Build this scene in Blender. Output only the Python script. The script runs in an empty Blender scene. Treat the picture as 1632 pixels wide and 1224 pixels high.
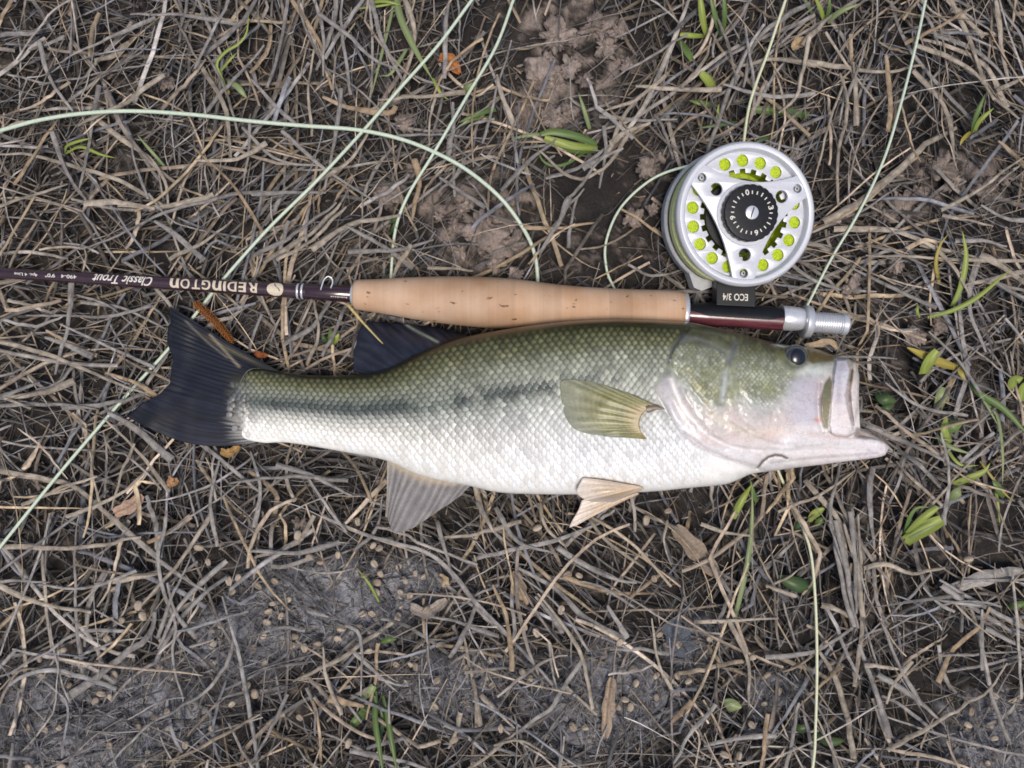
import bpy, bmesh, math, random
import numpy as np
from mathutils import Vector, Matrix

random.seed(7)
rng = np.random.default_rng(11)
SC = bpy.context.scene
COL = SC.collection

# ------------------------------------------------------------------ camera, sky, sun, exposure
F_PX = 1300.0            # focal length in photograph pixels
CAM_H = 470.0            # camera height in mm above the soil
cam_d = bpy.data.cameras.new('camera')
cam = bpy.data.objects.new('camera', cam_d)
COL.objects.link(cam)
cam.location = (0, 0, CAM_H / 1000)
cam_d.sensor_width = 36.0
cam_d.lens = 36.0 * F_PX / 1632.0
cam_d.clip_start = 0.01
cam_d.clip_end = 500
SC.camera = cam

SUN_TILT = 14.0          # degrees away from straight up, leaning to the belly side of the fish
SUN_YAW = -15.0
world = bpy.data.worlds.new('World')
SC.world = world
world.use_nodes = True
wn = world.node_tree
sky = wn.nodes.new('ShaderNodeTexSky')
sky.sky_type = 'NISHITA'
sky.sun_disc = False
sky.sun_elevation = math.radians(90 - SUN_TILT)
sky.sun_rotation = math.radians(180 + SUN_YAW)
sky.air_density = 1.0
sky.dust_density = 3.0
sky.ozone_density = 1.0
bg = wn.nodes['Background']
bg.inputs['Strength'].default_value = 0.085
wn.links.new(sky.outputs[0], bg.inputs['Color'])

sun_d = bpy.data.lights.new('sun', 'SUN')
sun_d.energy = 1.5
sun_d.angle = math.radians(22)
sun_d.color = (1.0, 0.93, 0.84)
sun = bpy.data.objects.new('sun', sun_d)
COL.objects.link(sun)
sun.rotation_euler = (math.radians(SUN_TILT), 0, math.radians(-SUN_YAW))
sun.location = (-.2, -.6, 2)

SC.view_settings.view_transform = 'Standard'
SC.view_settings.look = 'None'
SC.view_settings.gamma = 1.0
SC.view_settings.exposure = 0.58
SC.render.engine = 'CYCLES'
SC.cycles.filter_width = 1.7
cam_d.dof.use_dof = True
cam_d.dof.focus_distance = .43
cam_d.dof.aperture_fstop = 16.0

# ------------------------------------------------------------------ helpers
def P(px, py, z=0.0):
    """photograph pixel + height in mm above the soil -> metres"""
    k = (CAM_H - z) / F_PX / 1000.0
    return ((px - 816.0) * k, -(py - 612.0) * k, z / 1000.0)

def PA(px, py, z):
    px = np.asarray(px, float); py = np.asarray(py, float); z = np.asarray(z, float)
    k = (CAM_H - z) / F_PX / 1000.0
    return np.stack([(px - 816.0) * k, -(py - 612.0) * k, z / 1000.0 + 0 * px], -1)

def topix(X, Y):
    """ground point in metres -> photograph pixel (at soil level)"""
    k = F_PX * 1000.0 / CAM_H
    return 816.0 + X * k, 612.0 - Y * k

def tag(o, label=None, cat=None, group=None, kind=None):
    if label: o['label'] = label
    if cat: o['category'] = cat
    if group: o['group'] = group
    if kind: o['kind'] = kind
    return o

def empty(name, loc):
    o = bpy.data.objects.new(name, None)
    o.empty_display_size = 0.01
    COL.objects.link(o)
    o.location = loc
    return o

def mesh_obj(name, verts, faces, mat, parent=None, cols=None, grain=None, smooth=True, origin=None):
    """verts in world metres; origin moves the object's own origin there"""
    me = bpy.data.meshes.new(name)
    v = np.asarray(verts, float).reshape(-1, 3)
    if parent is not None and origin is None:
        off = np.array(parent.matrix_world.translation) if parent.rotation_euler[:] == (0, 0, 0) else np.zeros(3)
        # parents used here are unrotated empties at their own location (or chains of them)
        off = np.array(world_loc(parent))
    elif origin is not None:
        off = np.array(origin)
    else:
        off = np.zeros(3)
    if isinstance(faces, np.ndarray) and faces.ndim == 2:
        n, k = faces.shape
        me.vertices.add(len(v)); me.vertices.foreach_set('co', (v - off).astype(np.float32).ravel())
        me.loops.add(n * k); me.loops.foreach_set('vertex_index', faces.astype(np.int32).ravel())
        me.polygons.add(n)
        me.polygons.foreach_set('loop_start', np.arange(0, n * k, k, dtype=np.int32))
        me.update(calc_edges=True)
    else:
        me.from_pydata([tuple(x) for x in (v - off)], [], [tuple(f) for f in faces])
    if smooth:
        me.polygons.foreach_set('use_smooth', np.ones(len(me.polygons), dtype=bool))
    if cols is not None:
        c = np.ones((len(v), 4), np.float32); c[:, :3] = cols
        a = me.attributes.new('Col', 'FLOAT_COLOR', 'POINT'); a.data.foreach_set('color', c.ravel())
    if grain is not None:
        a = me.attributes.new('Grain', 'FLOAT_VECTOR', 'POINT'); a.data.foreach_set('vector', np.asarray(grain, np.float32).ravel())
    me.validate()
    if mat: me.materials.append(mat)
    o = bpy.data.objects.new(name, me)
    COL.objects.link(o)
    if parent is not None:
        o.parent = parent
    elif origin is not None:
        o.location = origin
    return o

def world_loc(o):
    l = Vector((0, 0, 0))
    while o is not None:
        l = l + o.location
        o = o.parent
    return l

def new_mat(name):
    m = bpy.data.materials.new(name)
    m.use_nodes = True
    return m, m.node_tree, m.node_tree.nodes['Principled BSDF']

def node(nt, kind, **kw):
    n = nt.nodes.new(kind)
    for k, v in kw.items(): setattr(n, k, v)
    return n

def attr_mat(name, rough=0.6, spec=0.3, noise=0.25, scale=600.0, bump=0.0, bump_scale=1500.0, coat=0.0, sss=0.0, grain=False, coat_rough=0.2, patch=0.0, patch_scale=150.0):
    """colour from the mesh's own pigment attribute, mottled by a fine noise"""
    m, nt, b = new_mat(name)
    a = node(nt, 'ShaderNodeAttribute', attribute_name='Col')
    n = node(nt, 'ShaderNodeTexNoise'); n.inputs['Scale'].default_value = scale; n.inputs['Detail'].default_value = 5
    if grain:
        g = node(nt, 'ShaderNodeAttribute', attribute_name='Grain'); nt.links.new(g.outputs['Vector'], n.inputs['Vector'])
    else:
        tc = node(nt, 'ShaderNodeTexCoord'); nt.links.new(tc.outputs['Object'], n.inputs['Vector'])
    mr = node(nt, 'ShaderNodeMapRange')
    mr.inputs['From Min'].default_value = 0.25; mr.inputs['From Max'].default_value = 0.75
    mr.inputs['To Min'].default_value = 1 - noise; mr.inputs['To Max'].default_value = 1 + noise
    nt.links.new(n.outputs['Fac'], mr.inputs['Value'])
    mx = node(nt, 'ShaderNodeVectorMath', operation='SCALE')
    nt.links.new(a.outputs['Color'], mx.inputs[0]); nt.links.new(mr.outputs[0], mx.inputs['Scale'])
    last = mx.outputs[0]
    if patch:
        n3 = node(nt, 'ShaderNodeTexNoise'); n3.inputs['Scale'].default_value = patch_scale; n3.inputs['Detail'].default_value = 6; n3.inputs['Roughness'].default_value = .65
        tc3 = node(nt, 'ShaderNodeTexCoord'); nt.links.new(tc3.outputs['Object'], n3.inputs['Vector'])
        m3 = node(nt, 'ShaderNodeMapRange'); m3.inputs['From Min'].default_value = .34; m3.inputs['From Max'].default_value = .62
        m3.inputs['To Min'].default_value = 1 - patch; m3.inputs['To Max'].default_value = 1 + patch * .35
        nt.links.new(n3.outputs['Fac'], m3.inputs['Value'])
        mx3 = node(nt, 'ShaderNodeVectorMath', operation='SCALE'); nt.links.new(last, mx3.inputs[0]); nt.links.new(m3.outputs[0], mx3.inputs['Scale']); last = mx3.outputs[0]
    nt.links.new(last, b.inputs['Base Color'])
    b.inputs['Roughness'].default_value = rough
    b.inputs['Specular IOR Level'].default_value = spec
    b.inputs['Coat Weight'].default_value = coat
    b.inputs['Coat Roughness'].default_value = coat_rough
    if sss:
        b.inputs['Subsurface Weight'].default_value = sss
        b.inputs['Subsurface Radius'].default_value = (0.003, 0.002, 0.0015)
        b.inputs['Subsurface Scale'].default_value = 1.0
    if bump:
        n2 = node(nt, 'ShaderNodeTexNoise'); n2.inputs['Scale'].default_value = bump_scale; n2.inputs['Detail'].default_value = 3
        tc2 = node(nt, 'ShaderNodeTexCoord'); nt.links.new(tc2.outputs['Object'], n2.inputs['Vector'])
        bp = node(nt, 'ShaderNodeBump'); bp.inputs['Strength'].default_value = bump; bp.inputs['Distance'].default_value = 0.0006
        nt.links.new(n2.outputs['Fac'], bp.inputs['Height']); nt.links.new(bp.outputs[0], b.inputs['Normal'])
    return m

def plain_mat(name, col, rough=0.5, metal=0.0, spec=0.5, noise=0.12, scale=300.0, coat=0.0, rough_var=0.12, stretch=None):
    m, nt, b = new_mat(name)
    tc = node(nt, 'ShaderNodeTexCoord')
    n = node(nt, 'ShaderNodeTexNoise'); n.inputs['Scale'].default_value = scale; n.inputs['Detail'].default_value = 6
    if stretch:
        mp = node(nt, 'ShaderNodeMapping'); mp.inputs['Scale'].default_value = stretch
        nt.links.new(tc.outputs['Object'], mp.inputs['Vector']); nt.links.new(mp.outputs[0], n.inputs['Vector'])
    else:
        nt.links.new(tc.outputs['Object'], n.inputs['Vector'])
    mr = node(nt, 'ShaderNodeMapRange')
    mr.inputs['From Min'].default_value = 0.3; mr.inputs['From Max'].default_value = 0.7
    mr.inputs['To Min'].default_value = 1 - noise; mr.inputs['To Max'].default_value = 1 + noise
    nt.links.new(n.outputs['Fac'], mr.inputs['Value'])
    mx = node(nt, 'ShaderNodeVectorMath', operation='SCALE'); mx.inputs[0].default_value = col[:3]
    nt.links.new(mr.outputs[0], mx.inputs['Scale'])
    nt.links.new(mx.outputs[0], b.inputs['Base Color'])
    m2 = node(nt, 'ShaderNodeMapRange')
    m2.inputs['To Min'].default_value = max(0.02, rough - rough_var); m2.inputs['To Max'].default_value = min(1, rough + rough_var)
    nt.links.new(n.outputs['Fac'], m2.inputs['Value']); nt.links.new(m2.outputs[0], b.inputs['Roughness'])
    b.inputs['Metallic'].default_value = metal
    b.inputs['Specular IOR Level'].default_value = spec
    b.inputs['Coat Weight'].default_value = coat
    b.inputs['Coat Roughness'].default_value = 0.12
    return m

# -------- numpy value noise
_lat = rng.random((256, 256))
def vnoise(x, y):
    xi = np.floor(x).astype(int); yi = np.floor(y).astype(int)
    fx = x - xi; fy = y - yi
    fx = fx * fx * (3 - 2 * fx); fy = fy * fy * (3 - 2 * fy)
    a = _lat[xi & 255, yi & 255]; b = _lat[(xi + 1) & 255, yi & 255]
    c = _lat[xi & 255, (yi + 1) & 255]; d = _lat[(xi + 1) & 255, (yi + 1) & 255]
    return (a * (1 - fx) + b * fx) * (1 - fy) + (c * (1 - fx) + d * fx) * fy
def fbm(x, y, o=4):
    s = 0; a = 0.5; n = 0
    for i in range(o):
        s = s + a * vnoise(x * 2 ** i + 17.3 * i, y * 2 ** i + 9.1 * i); n += a; a *= 0.5
    return s / n
def smooth(a, b, x):
    t = np.clip((x - a) / (b - a), 0, 1)
    return t * t * (3 - 2 * t)
def seg_dist(px, py, pts):
    d = np.full(np.shape(px), 1e9)
    for (x0, y0), (x1, y1) in zip(pts[:-1], pts[1:]):
        dx, dy = x1 - x0, y1 - y0
        t = np.clip(((px - x0) * dx + (py - y0) * dy) / (dx * dx + dy * dy + 1e-9), 0, 1)
        d = np.minimum(d, np.hypot(px - x0 - t * dx, py - y0 - t * dy))
    return d
def inside(px, py, pts):
    r = np.zeros(np.shape(px), bool)
    n = len(pts)
    for i in range(n):
        x0, y0 = pts[i]; x1, y1 = pts[(i + 1) % n]
        c = ((y0 > py) != (y1 > py)) & (px < (x1 - x0) * (py - y0) / (y1 - y0 + 1e-12) + x0)
        r ^= c
    return r
def sdist(px, py, pts):
    """positive inside"""
    d = seg_dist(px, py, list(pts) + [pts[0]])
    return np.where(inside(px, py, pts), d, -d)
def catmull(pts, n):
    """smooth curve through points (any dimension), n samples"""
    p = np.asarray(pts, float)
    if len(p) == 2:
        t = np.linspace(0, 1, n)[:, None]; return p[0] * (1 - t) + p[1] * t
    p = np.vstack([2 * p[0] - p[1], p, 2 * p[-1] - p[-2]])
    m = len(p) - 3
    t = np.linspace(0, m - 1e-6, n); i = t.astype(int); f = (t - i)[:, None]
    a, b, c, d = p[i], p[i + 1], p[i + 2], p[i + 3]
    return 0.5 * (2 * b + (c - a) * f + (2 * a - 5 * b + 4 * c - d) * f ** 2 + (3 * b - 3 * c + d - a) * f ** 3)
def resample(pts, n):
    c = catmull(pts, max(40, 12 * len(pts)))
    d = np.r_[0, np.cumsum(np.linalg.norm(np.diff(c, axis=0), axis=1))]
    t = np.linspace(0, d[-1], n)
    return np.stack([np.interp(t, d, c[:, k]) for k in range(c.shape[1])], -1)

def grid_faces(nu, nv, off=0, wrap_v=False):
    i = np.arange(nu - 1)[:, None]; j = np.arange(nv if wrap_v else nv - 1)[None, :]
    j2 = (j + 1) % nv
    a = i * nv + j; b = i * nv + j2; c = (i + 1) * nv + j2; d = (i + 1) * nv + j
    return np.stack([a, b, c, d], -1).reshape(-1, 4) + off

def tube(pts, radii, seg=10, caps=True):
    p = np.asarray(pts, float); n = len(p)
    r = np.broadcast_to(np.asarray(radii, float), (n,))
    t = np.gradient(p, axis=0); t /= np.linalg.norm(t, axis=1)[:, None] + 1e-12
    up = np.array([0, 0, 1.0]) if abs(t[0] @ np.array([0, 0, 1.0])) < 0.9 else np.array([0, 1.0, 0])
    verts = []
    nrm = np.cross(t[0], up); nrm /= np.linalg.norm(nrm)
    for k in range(n):
        nrm = nrm - t[k] * (nrm @ t[k]); nrm /= np.linalg.norm(nrm)
        bn = np.cross(t[k], nrm)
        a = np.linspace(0, 2 * math.pi, seg, endpoint=False)
        verts.append(p[k] + r[k] * (np.cos(a)[:, None] * nrm + np.sin(a)[:, None] * bn))
    v = np.vstack(verts)
    f = [tuple(x) for x in grid_faces(n, seg, wrap_v=True)]
    if caps:
        f.append(tuple(range(seg))[::-1]); f.append(tuple((n - 1) * seg + i for i in range(seg)))
    return v, f

def ribbon(pts, widths, fold=0.35, twist=0.0):
    """blade: strip of 4 verts across with a raised middle; pts in metres (n,3)"""
    p = np.asarray(pts, float); n = len(p)
    t = np.gradient(p, axis=0)
    side = np.stack([-t[:, 1], t[:, 0], 0 * t[:, 0]], -1)
    side /= np.linalg.norm(side, axis=1)[:, None] + 1e-12
    w = np.asarray(widths, float)[:, None] * 0.5
    up = np.array([0, 0, 1.0])
    tw = np.linspace(-twist, twist, n)[:, None]
    sd = side * np.cos(tw) + up * np.sin(tw)
    rows = [p - sd * w, p - sd * w * 0.4 + up * w * fold, p + sd * w * 0.4 + up * w * fold, p + sd * w]
    v = np.stack(rows, 1).reshape(-1, 3)
    return v, grid_faces(n, 4)

# ------------------------------------------------------------------ shared outlines of the big things (photograph pixels)
ROD_Z = 18.0
def rod_y(x): return 435.0 + 0.0608 * x
FISH_TOP = [(378, 588), (395, 587), (420, 588), (448, 592), (490, 598), (546, 598), (585, 595), (621, 586), (671, 561), (727, 540), (810, 524), (893, 513), (960, 509), (1004, 509), (1060, 511), (1100, 514), (1150, 524), (1200, 537), (1245, 548), (1290, 553)]
FISH_BOT = [(378, 694), (395, 701), (422, 706), (462, 706), (546, 720), (615, 734), (671, 758), (749, 775), (796, 785), (865, 788), (921, 788), (1033, 784), (1097, 778), (1155, 772), (1180, 763), (1200, 755), (1250, 748), (1290, 743)]
HEAD_T = [(1290, 553), (1312, 559), (1333, 569), (1352, 571), (1364, 577), (1369.5, 598), (1369, 625), (1366.5, 655), (1365, 680), (1381, 685), (1399, 694), (1411, 703), (1417, 711)]
HEAD_B = [(1290, 743), (1308, 741), (1325, 738.5), (1340, 737), (1352, 735), (1362, 734), (1371, 733), (1379, 732), (1388, 731), (1396, 729.5), (1404, 728), (1411, 725), (1417, 714)]
fish_poly = FISH_TOP + HEAD_T[1:] + HEAD_B[::-1][1:] + FISH_BOT[::-1][1:]
tail_poly = [(448, 592), (405, 564), (363, 542), (321, 513), (273, 485), (270, 516), (267, 544), (273, 567), (270, 609), (250, 629), (222, 646), (200, 663), (222, 685), (264, 699), (321, 711), (377, 709), (400, 702)]

# bare places in the dead grass: cx, cy, rx, ry, straw density, soil kind (0 dark, 1 grey mud, 2 pinkish crumbs)
BARE = [(540, 955, 170, 80, .10, 1), (400, 1010, 120, 70, .25, 1), (150, 1140, 210, 100, .40, 1), (950, 1120, 140, 100, .35, 1), (1610, 1170, 90, 80, .12, 1),
        (1240, 1095, 60, 60, .35, 1), (700, 1090, 120, 60, .5, 1), (640, 930, 110, 60, .15, 1), (1090, 1010, 50, 70, .5, 1),
        (900, 100, 95, 120, .18, 2), (780, 365, 85, 70, .15, 2), (985, 345, 140, 125, .12, 0), (930, 420, 130, 60, .10, 0), (1500, 290, 90, 50, .55, 2), (1440, 320, 70, 30, .6, 2),
        (1560, 850, 120, 70, .30, 0), (1500, 1110, 110, 70, .40, 0), (1420, 590, 45, 50, .3, 0), (600, 70, 40, 50, .4, 0), (60, 1215, 70, 40, .3, 0), (1180, 830, 130, 35, .4, 0), (340, 905, 60, 40, .5, 0), (120, 700, 50, 40, .5, 0), (1110, 800, 100, 30, .4, 0), (800, 60, 50, 70, .35, 0), (1580, 880, 90, 60, .5, 0), (640, 310, 40, 30, .5, 2), (1590, 660, 60, 60, .7, 2)]

def bare_fields(px, py):
    wob = 75 * (fbm(px / 55, py / 55, 4) - 0.5) * 2
    dens = np.ones(np.shape(px)); mud = np.zeros(np.shape(px)); crumb = np.zeros(np.shape(px))
    for cx, cy, rx, ry, d, k in BARE:
        q = np.hypot((px - cx) / rx, (py - cy) / ry) + wob / max(rx, ry)
        m = 1 - smooth(0.65, 1.15, q)
        dens = np.minimum(dens, 1 - (1 - d) * m)
        if k == 1: mud = np.maximum(mud, m)
        if k == 2: crumb = np.maximum(crumb, m)
    return dens, mud, crumb

def ground_mm(X, Y):
    """soil relief in mm"""
    px, py = topix(X, Y)
    dens, mud, crumb = bare_fields(px, py)
    rough = (fbm(X * 60, Y * 60, 4) - 0.5) * 6
    fine = (fbm(X * 330 + 5, Y * 330, 3) - 0.5) * 3.0
    z = rough + fine * (1 - 0.5 * mud) + 4.2 * mud * (.6 + .8 * fbm(X * 45 + 9, Y * 45, 3)) + 4.0 * crumb * smooth(0.35, 0.65, fbm(X * 140 + 3, Y * 140, 3))
    # pressed down under the fish, the reel and the rod
    f = smooth(-6, 30, sdist(px, py, fish_poly))
    rod = 1 - smooth(30, 75, np.abs(py - rod_y(px)) + np.where(px > 1360, 200, 0))
    reel = 1 - smooth(95, 150, np.hypot(px - 1165, py - 350))
    press = np.clip(np.maximum(np.maximum(f, rod), reel), 0, 1)
    z = z * (1 - press) + (-1.5 + 0.4 * (rough + fine)) * press
    return z

# ------------------------------------------------------------------ ground
def axis_coords(half, step):
    c = np.arange(-half, half + step / 2, step)
    far = half * 1.0 + np.geomspace(step * 3, 60, 34)
    return np.r_[-far[::-1], c, far]
gx = axis_coords(0.48, 0.0019); gy = axis_coords(0.40, 0.0019)
GX, GY = np.meshgrid(gx, gy, indexing='ij')
gz = ground_mm(GX, GY)
gpx, gpy = topix(GX, GY)
_, gmud, gcrumb = bare_fields(gpx, gpy)
n1 = fbm(GX * 90, GY * 90, 4); n2 = fbm(GX * 260 + 40, GY * 260, 3); n3 = fbm(GX * 25 + 7, GY * 25, 3)
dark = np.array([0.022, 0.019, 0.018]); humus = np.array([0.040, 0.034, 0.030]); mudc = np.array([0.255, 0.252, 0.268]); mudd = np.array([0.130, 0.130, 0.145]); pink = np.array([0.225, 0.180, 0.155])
def mixc(a, b, t): return a * (1 - t[..., None]) + b * t[..., None]
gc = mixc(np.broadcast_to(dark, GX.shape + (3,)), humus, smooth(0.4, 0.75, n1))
gc = mixc(gc, pink * 0.7, 0.7 * smooth(0.60, 0.74, n2) * smooth(0.45, 0.6, n3))
gc = mixc(gc, mixc(np.broadcast_to(mudd, GX.shape + (3,)), mudc, smooth(0.36, 0.6, n1 * 0.5 + n2 * 0.5)), gmud)
gc = mixc(gc, pink, gcrumb * smooth(0.40, 0.58, fbm(GX * 140 + 3, GY * 140, 3)))
m_soil = attr_mat('soil', rough=0.9, spec=0.25, noise=0.45, scale=900, bump=0.8, bump_scale=1100)
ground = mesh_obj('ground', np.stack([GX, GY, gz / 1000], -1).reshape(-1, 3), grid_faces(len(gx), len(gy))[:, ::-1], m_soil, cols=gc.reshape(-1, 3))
ground['kind'] = 'structure'
tag(ground, 'dark damp soil with patches of grey mud under the dead grass')

# ------------------------------------------------------------------ dead grass mat
ANG = [(100, 100, 20, 50), (250, 330, 0, 45), (100, 600, 5, 32), (100, 850, 62, 45), (520, 60, 82, 28), (600, 300, 30, 50), (460, 390, 42, 18), (950, 270, 35, 22), (1220, 90, 55, 40),
       (1350, 180, 80, 35), (1550, 100, -50, 28), (1450, 420, -18, 28), (1550, 700, 60, 80), (1350, 900, -78, 18), (1510, 980, -32, 40), (1400, 1110, -55, 38), (900, 950, -38, 25),
       (750, 830, -50, 35), (700, 1000, 60, 60), (250, 780, 65, 45), (1000, 1150, 40, 70), (200, 1150, 38, 45), (800, 100, 62, 50), (480, 830, -15, 45), (380, 640, 55, 50), (1250, 880, 80, 50), (1500, 600, -35, 45),
       (480, 540, 45, 50), (60, 350, 35, 40), (380, 240, 70, 40)]
AP = np.array(ANG, float)
PAL = np.array([.71, .72, .745]) * np.array([[.43, .34, .25], [.34, .30, .255], [.30, .275, .25], [.24, .20, .165], [.46, .35, .225], [.17, .155, .145], [.26, .255, .265]])
def straw_batch(n, wmin, wmax, lmin, lmax, z0, z1, pal_w, dark, K=8, embed=0.0, tilt=6.0, top=False):
    """n blades lying in the mat between z0 and z1 mm; returns verts, faces, colours, grain"""
    W, H = 0.43, 0.345
    out = 0; xs = []; ys = []
    while out < n:
        x = rng.uniform(-W, W, n); y = rng.uniform(-H, H, n)
        px, py = topix(x, y)
        d, m, c = bare_fields(px, py)
        keep = (m > .25) if embed > 1 else (rng.random(n) < np.where(m > .5, np.maximum(d, embed), d))
        if top:
            keep &= (sdist(px, py, fish_poly) < -10)
        xs.append(x[keep]); ys.append(y[keep]); out += keep.sum()
    x = np.concatenate(xs)[:n]; y = np.concatenate(ys)[:n]
    px, py = topix(x, y)
    dd = np.hypot(px[:, None] - AP[None, :, 0], py[:, None] - AP[None, :, 1])
    wgt = 1 / (dd + 40) ** 3; wgt /= wgt.sum(1)[:, None]
    pick = (wgt.cumsum(1) > rng.random(n)[:, None]).argmax(1)
    ang = AP[pick, 2] + rng.normal(0, 1, n) * AP[pick, 3]
    ang = np.where(rng.random(n) < 0.18, rng.uniform(-90, 90, n), ang) + np.where(rng.random(n) < .5, 180, 0)
    a = np.radians(ang)
    L = np.exp(rng.uniform(np.log(lmin), np.log(lmax), n)) / 1000; wd = np.exp(rng.uniform(np.log(wmin), np.log(wmax), n)) / 1000
    curv = rng.normal(0, 0.42, n); curv2 = rng.normal(0, 0.35, n)
    kink = np.where(rng.random(n) < 0.22, rng.normal(0, 0.8, n), 0); kpos = rng.uniform(.3, .8, n)
    s = np.linspace(-0.5, 0.5, K)
    th = a[:, None] + curv[:, None] * s[None] + curv2[:, None] * (s[None] ** 2) * 2 + kink[:, None] * smooth(-.04, .04, s[None] - kpos[:, None] + .5)
    dx = np.cos(th) * L[:, None] / (K - 1); dy = np.sin(th) * L[:, None] / (K - 1)
    X = np.cumsum(dx, 1); Y = np.cumsum(dy, 1)
    jit = rng.normal(0, .09, (n, K)) * wd[:, None]; X = X - np.sin(a)[:, None] * jit; Y = Y + np.cos(a)[:, None] * jit
    X = X - X.mean(1)[:, None] + x[:, None]; Y = Y - Y.mean(1)[:, None] + y[:, None]
    zc = rng.uniform(z0, z1, n)
    ti = rng.normal(0, tilt, n); bow = rng.normal(0, tilt * .6, n)
    Z = zc[:, None] + ti[:, None] * s[None] * 1.2 + bow[:, None] * (0.25 - s[None] ** 2) * 1.5 + ground_mm(X, Y) * 0.55
    ppx, ppy = topix(X, Y)
    cap = straw_cap(ppx, ppy)
    Z = np.where(Z > cap, cap - 0.12 * np.abs(Z - cap) ** 0.5 - 0.4 * rng.random(Z.shape[0])[:, None], Z)
    Z = np.where((lmax < 12), np.maximum(Z * 0 + ground_mm(X, Y) + .3, np.minimum(Z, ground_mm(X, Y) + .8 + zc[:, None] * (1 - bare_fields(ppx, ppy)[1]))), Z)
    Z = np.maximum(Z, -3.0)
    pts = np.stack([X, Y, Z / 1000], -1)
    t = np.stack([np.cos(th), np.sin(th)], -1)
    prof = np.ones((n, K)); e = np.abs(s)[None] * 2
    taper = rng.uniform(0.0, 0.75, n)[:, None]
    prof *= 1 - taper * np.where(s[None] > 0, e, e * 0.4) ** 1.6
    w = wd[:, None] * prof * 0.5
    side = np.stack([-t[..., 1], t[..., 0], 0 * t[..., 0]], -1)
    roll = rng.normal(0, 0.45, n)[:, None] + rng.normal(0, .5, n)[:, None] * s[None]
    up = np.array([0, 0, 1.0])
    sd = side * np.cos(roll)[..., None] + up * np.sin(roll)[..., None]
    nr = -side * np.sin(roll)[..., None] + up * np.cos(roll)[..., None]
    fold = rng.choice([-.25, .2, .45, .8], n)[:, None, None]
    wv = w[..., None]
    V = np.stack([pts - sd * wv, pts - sd * wv * .42 + nr * wv * fold, pts + sd * wv * .42 + nr * wv * fold, pts + sd * wv], 2)
    faces = (grid_faces(K, 4)[None] + (np.arange(n) * K * 4)[:, None, None]).reshape(-1, 4)
    ci = rng.choice(len(PAL), n, p=np.array(pal_w) / np.sum(pal_w))
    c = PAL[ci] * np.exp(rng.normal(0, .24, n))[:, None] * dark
    cpx, cpy = px, py
    _, mud, _ = bare_fields(cpx, cpy)
    g = c.mean(1)[:, None] * np.array([.97, .98, 1.04])
    c = c * (1 - .55 * mud[:, None]) + g * .55 * mud[:, None]
    # weathered tips and dirt along each blade
    along = 1 + 0.22 * np.sin(s[None] * rng.uniform(3, 14, n)[:, None] + rng.uniform(0, 6, n)[:, None])
    cv = c[:, None, None, :] * along[:, :, None, None] * np.array([.86, 1.06, 1.06, .86])[None, None, :, None]
    seed = rng.uniform(0, 900, n)
    G = np.stack(np.broadcast_arrays((s[None, :, None] * L[:, None, None] * 1000 * .07), np.array([0, 1.2, 2.4, 3.6])[None, None, :] * (wd[:, None, None] * 700) + seed[:, None, None], seed[:, None, None] * .37), -1)
    return V.reshape(-1, 3), faces, np.broadcast_to(cv, V.shape).reshape(-1, 3), G.reshape(-1, 3)

def straw_cap(px, py):
    """highest z (mm) a straw may reach: nothing pokes through the fish, rod or reel"""
    cap = np.full(np.shape(px), 24.0)
    d = sdist(px, py, fish_poly); cap = np.minimum(cap, np.where(d > -12, 5.0, 5.0 + (-d - 12) * .30))
    d = sdist(px, py, tail_poly); cap = np.minimum(cap, np.where(d > -4, 9.0, 9.0 + (-d - 4) * .4))
    dr = np.abs(py - rod_y(px))
    cork = (px > 555) & (px < 1365)
    cap = np.where(cork & (px > 555), np.minimum(cap, 3.0 + np.maximum(dr - 44, 0) * .3), cap)
    cap = np.where(~cork & (px < 560), np.minimum(cap, 12.0 + np.maximum(dr - 14, 0) * .4), cap)
    dd = np.hypot(px - 1165, py - 350); cap = np.minimum(cap, np.where(dd < 125, 3.5, 3.5 + (dd - 125) * .3))
    for f in FIN_POLYS:
        d = sdist(px, py, f); cap = np.minimum(cap, np.where(d > -4, 9.0, 9.0 + (-d - 4) * .5))
    return cap
FIN_POLYS = [[(563, 592), (563, 545), (575, 518), (640, 518), (740, 530), (621, 590)],
             [(619, 736), (616, 822), (634, 850), (669, 836), (732, 789), (752, 774)],
             [(1023, 776), (931, 760), (915, 790), (907, 836), (957, 816), (1007, 786)]]

m_straw = attr_mat('dry_straw', rough=0.74, spec=0.25, noise=0.45, scale=2.2, grain=True, patch=.5, patch_scale=170)
batches = [  # lower layers darker: old wet straw, plus gap shade put into the colour
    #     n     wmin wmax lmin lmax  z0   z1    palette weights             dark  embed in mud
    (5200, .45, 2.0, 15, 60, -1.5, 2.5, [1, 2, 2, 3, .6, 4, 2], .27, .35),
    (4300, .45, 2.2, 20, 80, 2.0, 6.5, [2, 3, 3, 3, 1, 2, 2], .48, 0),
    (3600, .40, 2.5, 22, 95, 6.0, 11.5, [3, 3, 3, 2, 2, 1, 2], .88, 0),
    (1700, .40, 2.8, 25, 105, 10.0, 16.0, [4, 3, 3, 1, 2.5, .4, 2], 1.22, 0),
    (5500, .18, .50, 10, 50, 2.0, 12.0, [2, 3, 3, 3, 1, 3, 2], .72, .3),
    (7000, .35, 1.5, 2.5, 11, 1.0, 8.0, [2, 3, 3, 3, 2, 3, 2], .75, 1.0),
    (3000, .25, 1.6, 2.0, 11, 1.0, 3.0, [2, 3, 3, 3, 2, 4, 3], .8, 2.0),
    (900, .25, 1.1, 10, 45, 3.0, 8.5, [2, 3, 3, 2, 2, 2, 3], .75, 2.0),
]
VV = []; FF = []; CC = []; GG = []; off = 0
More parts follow.
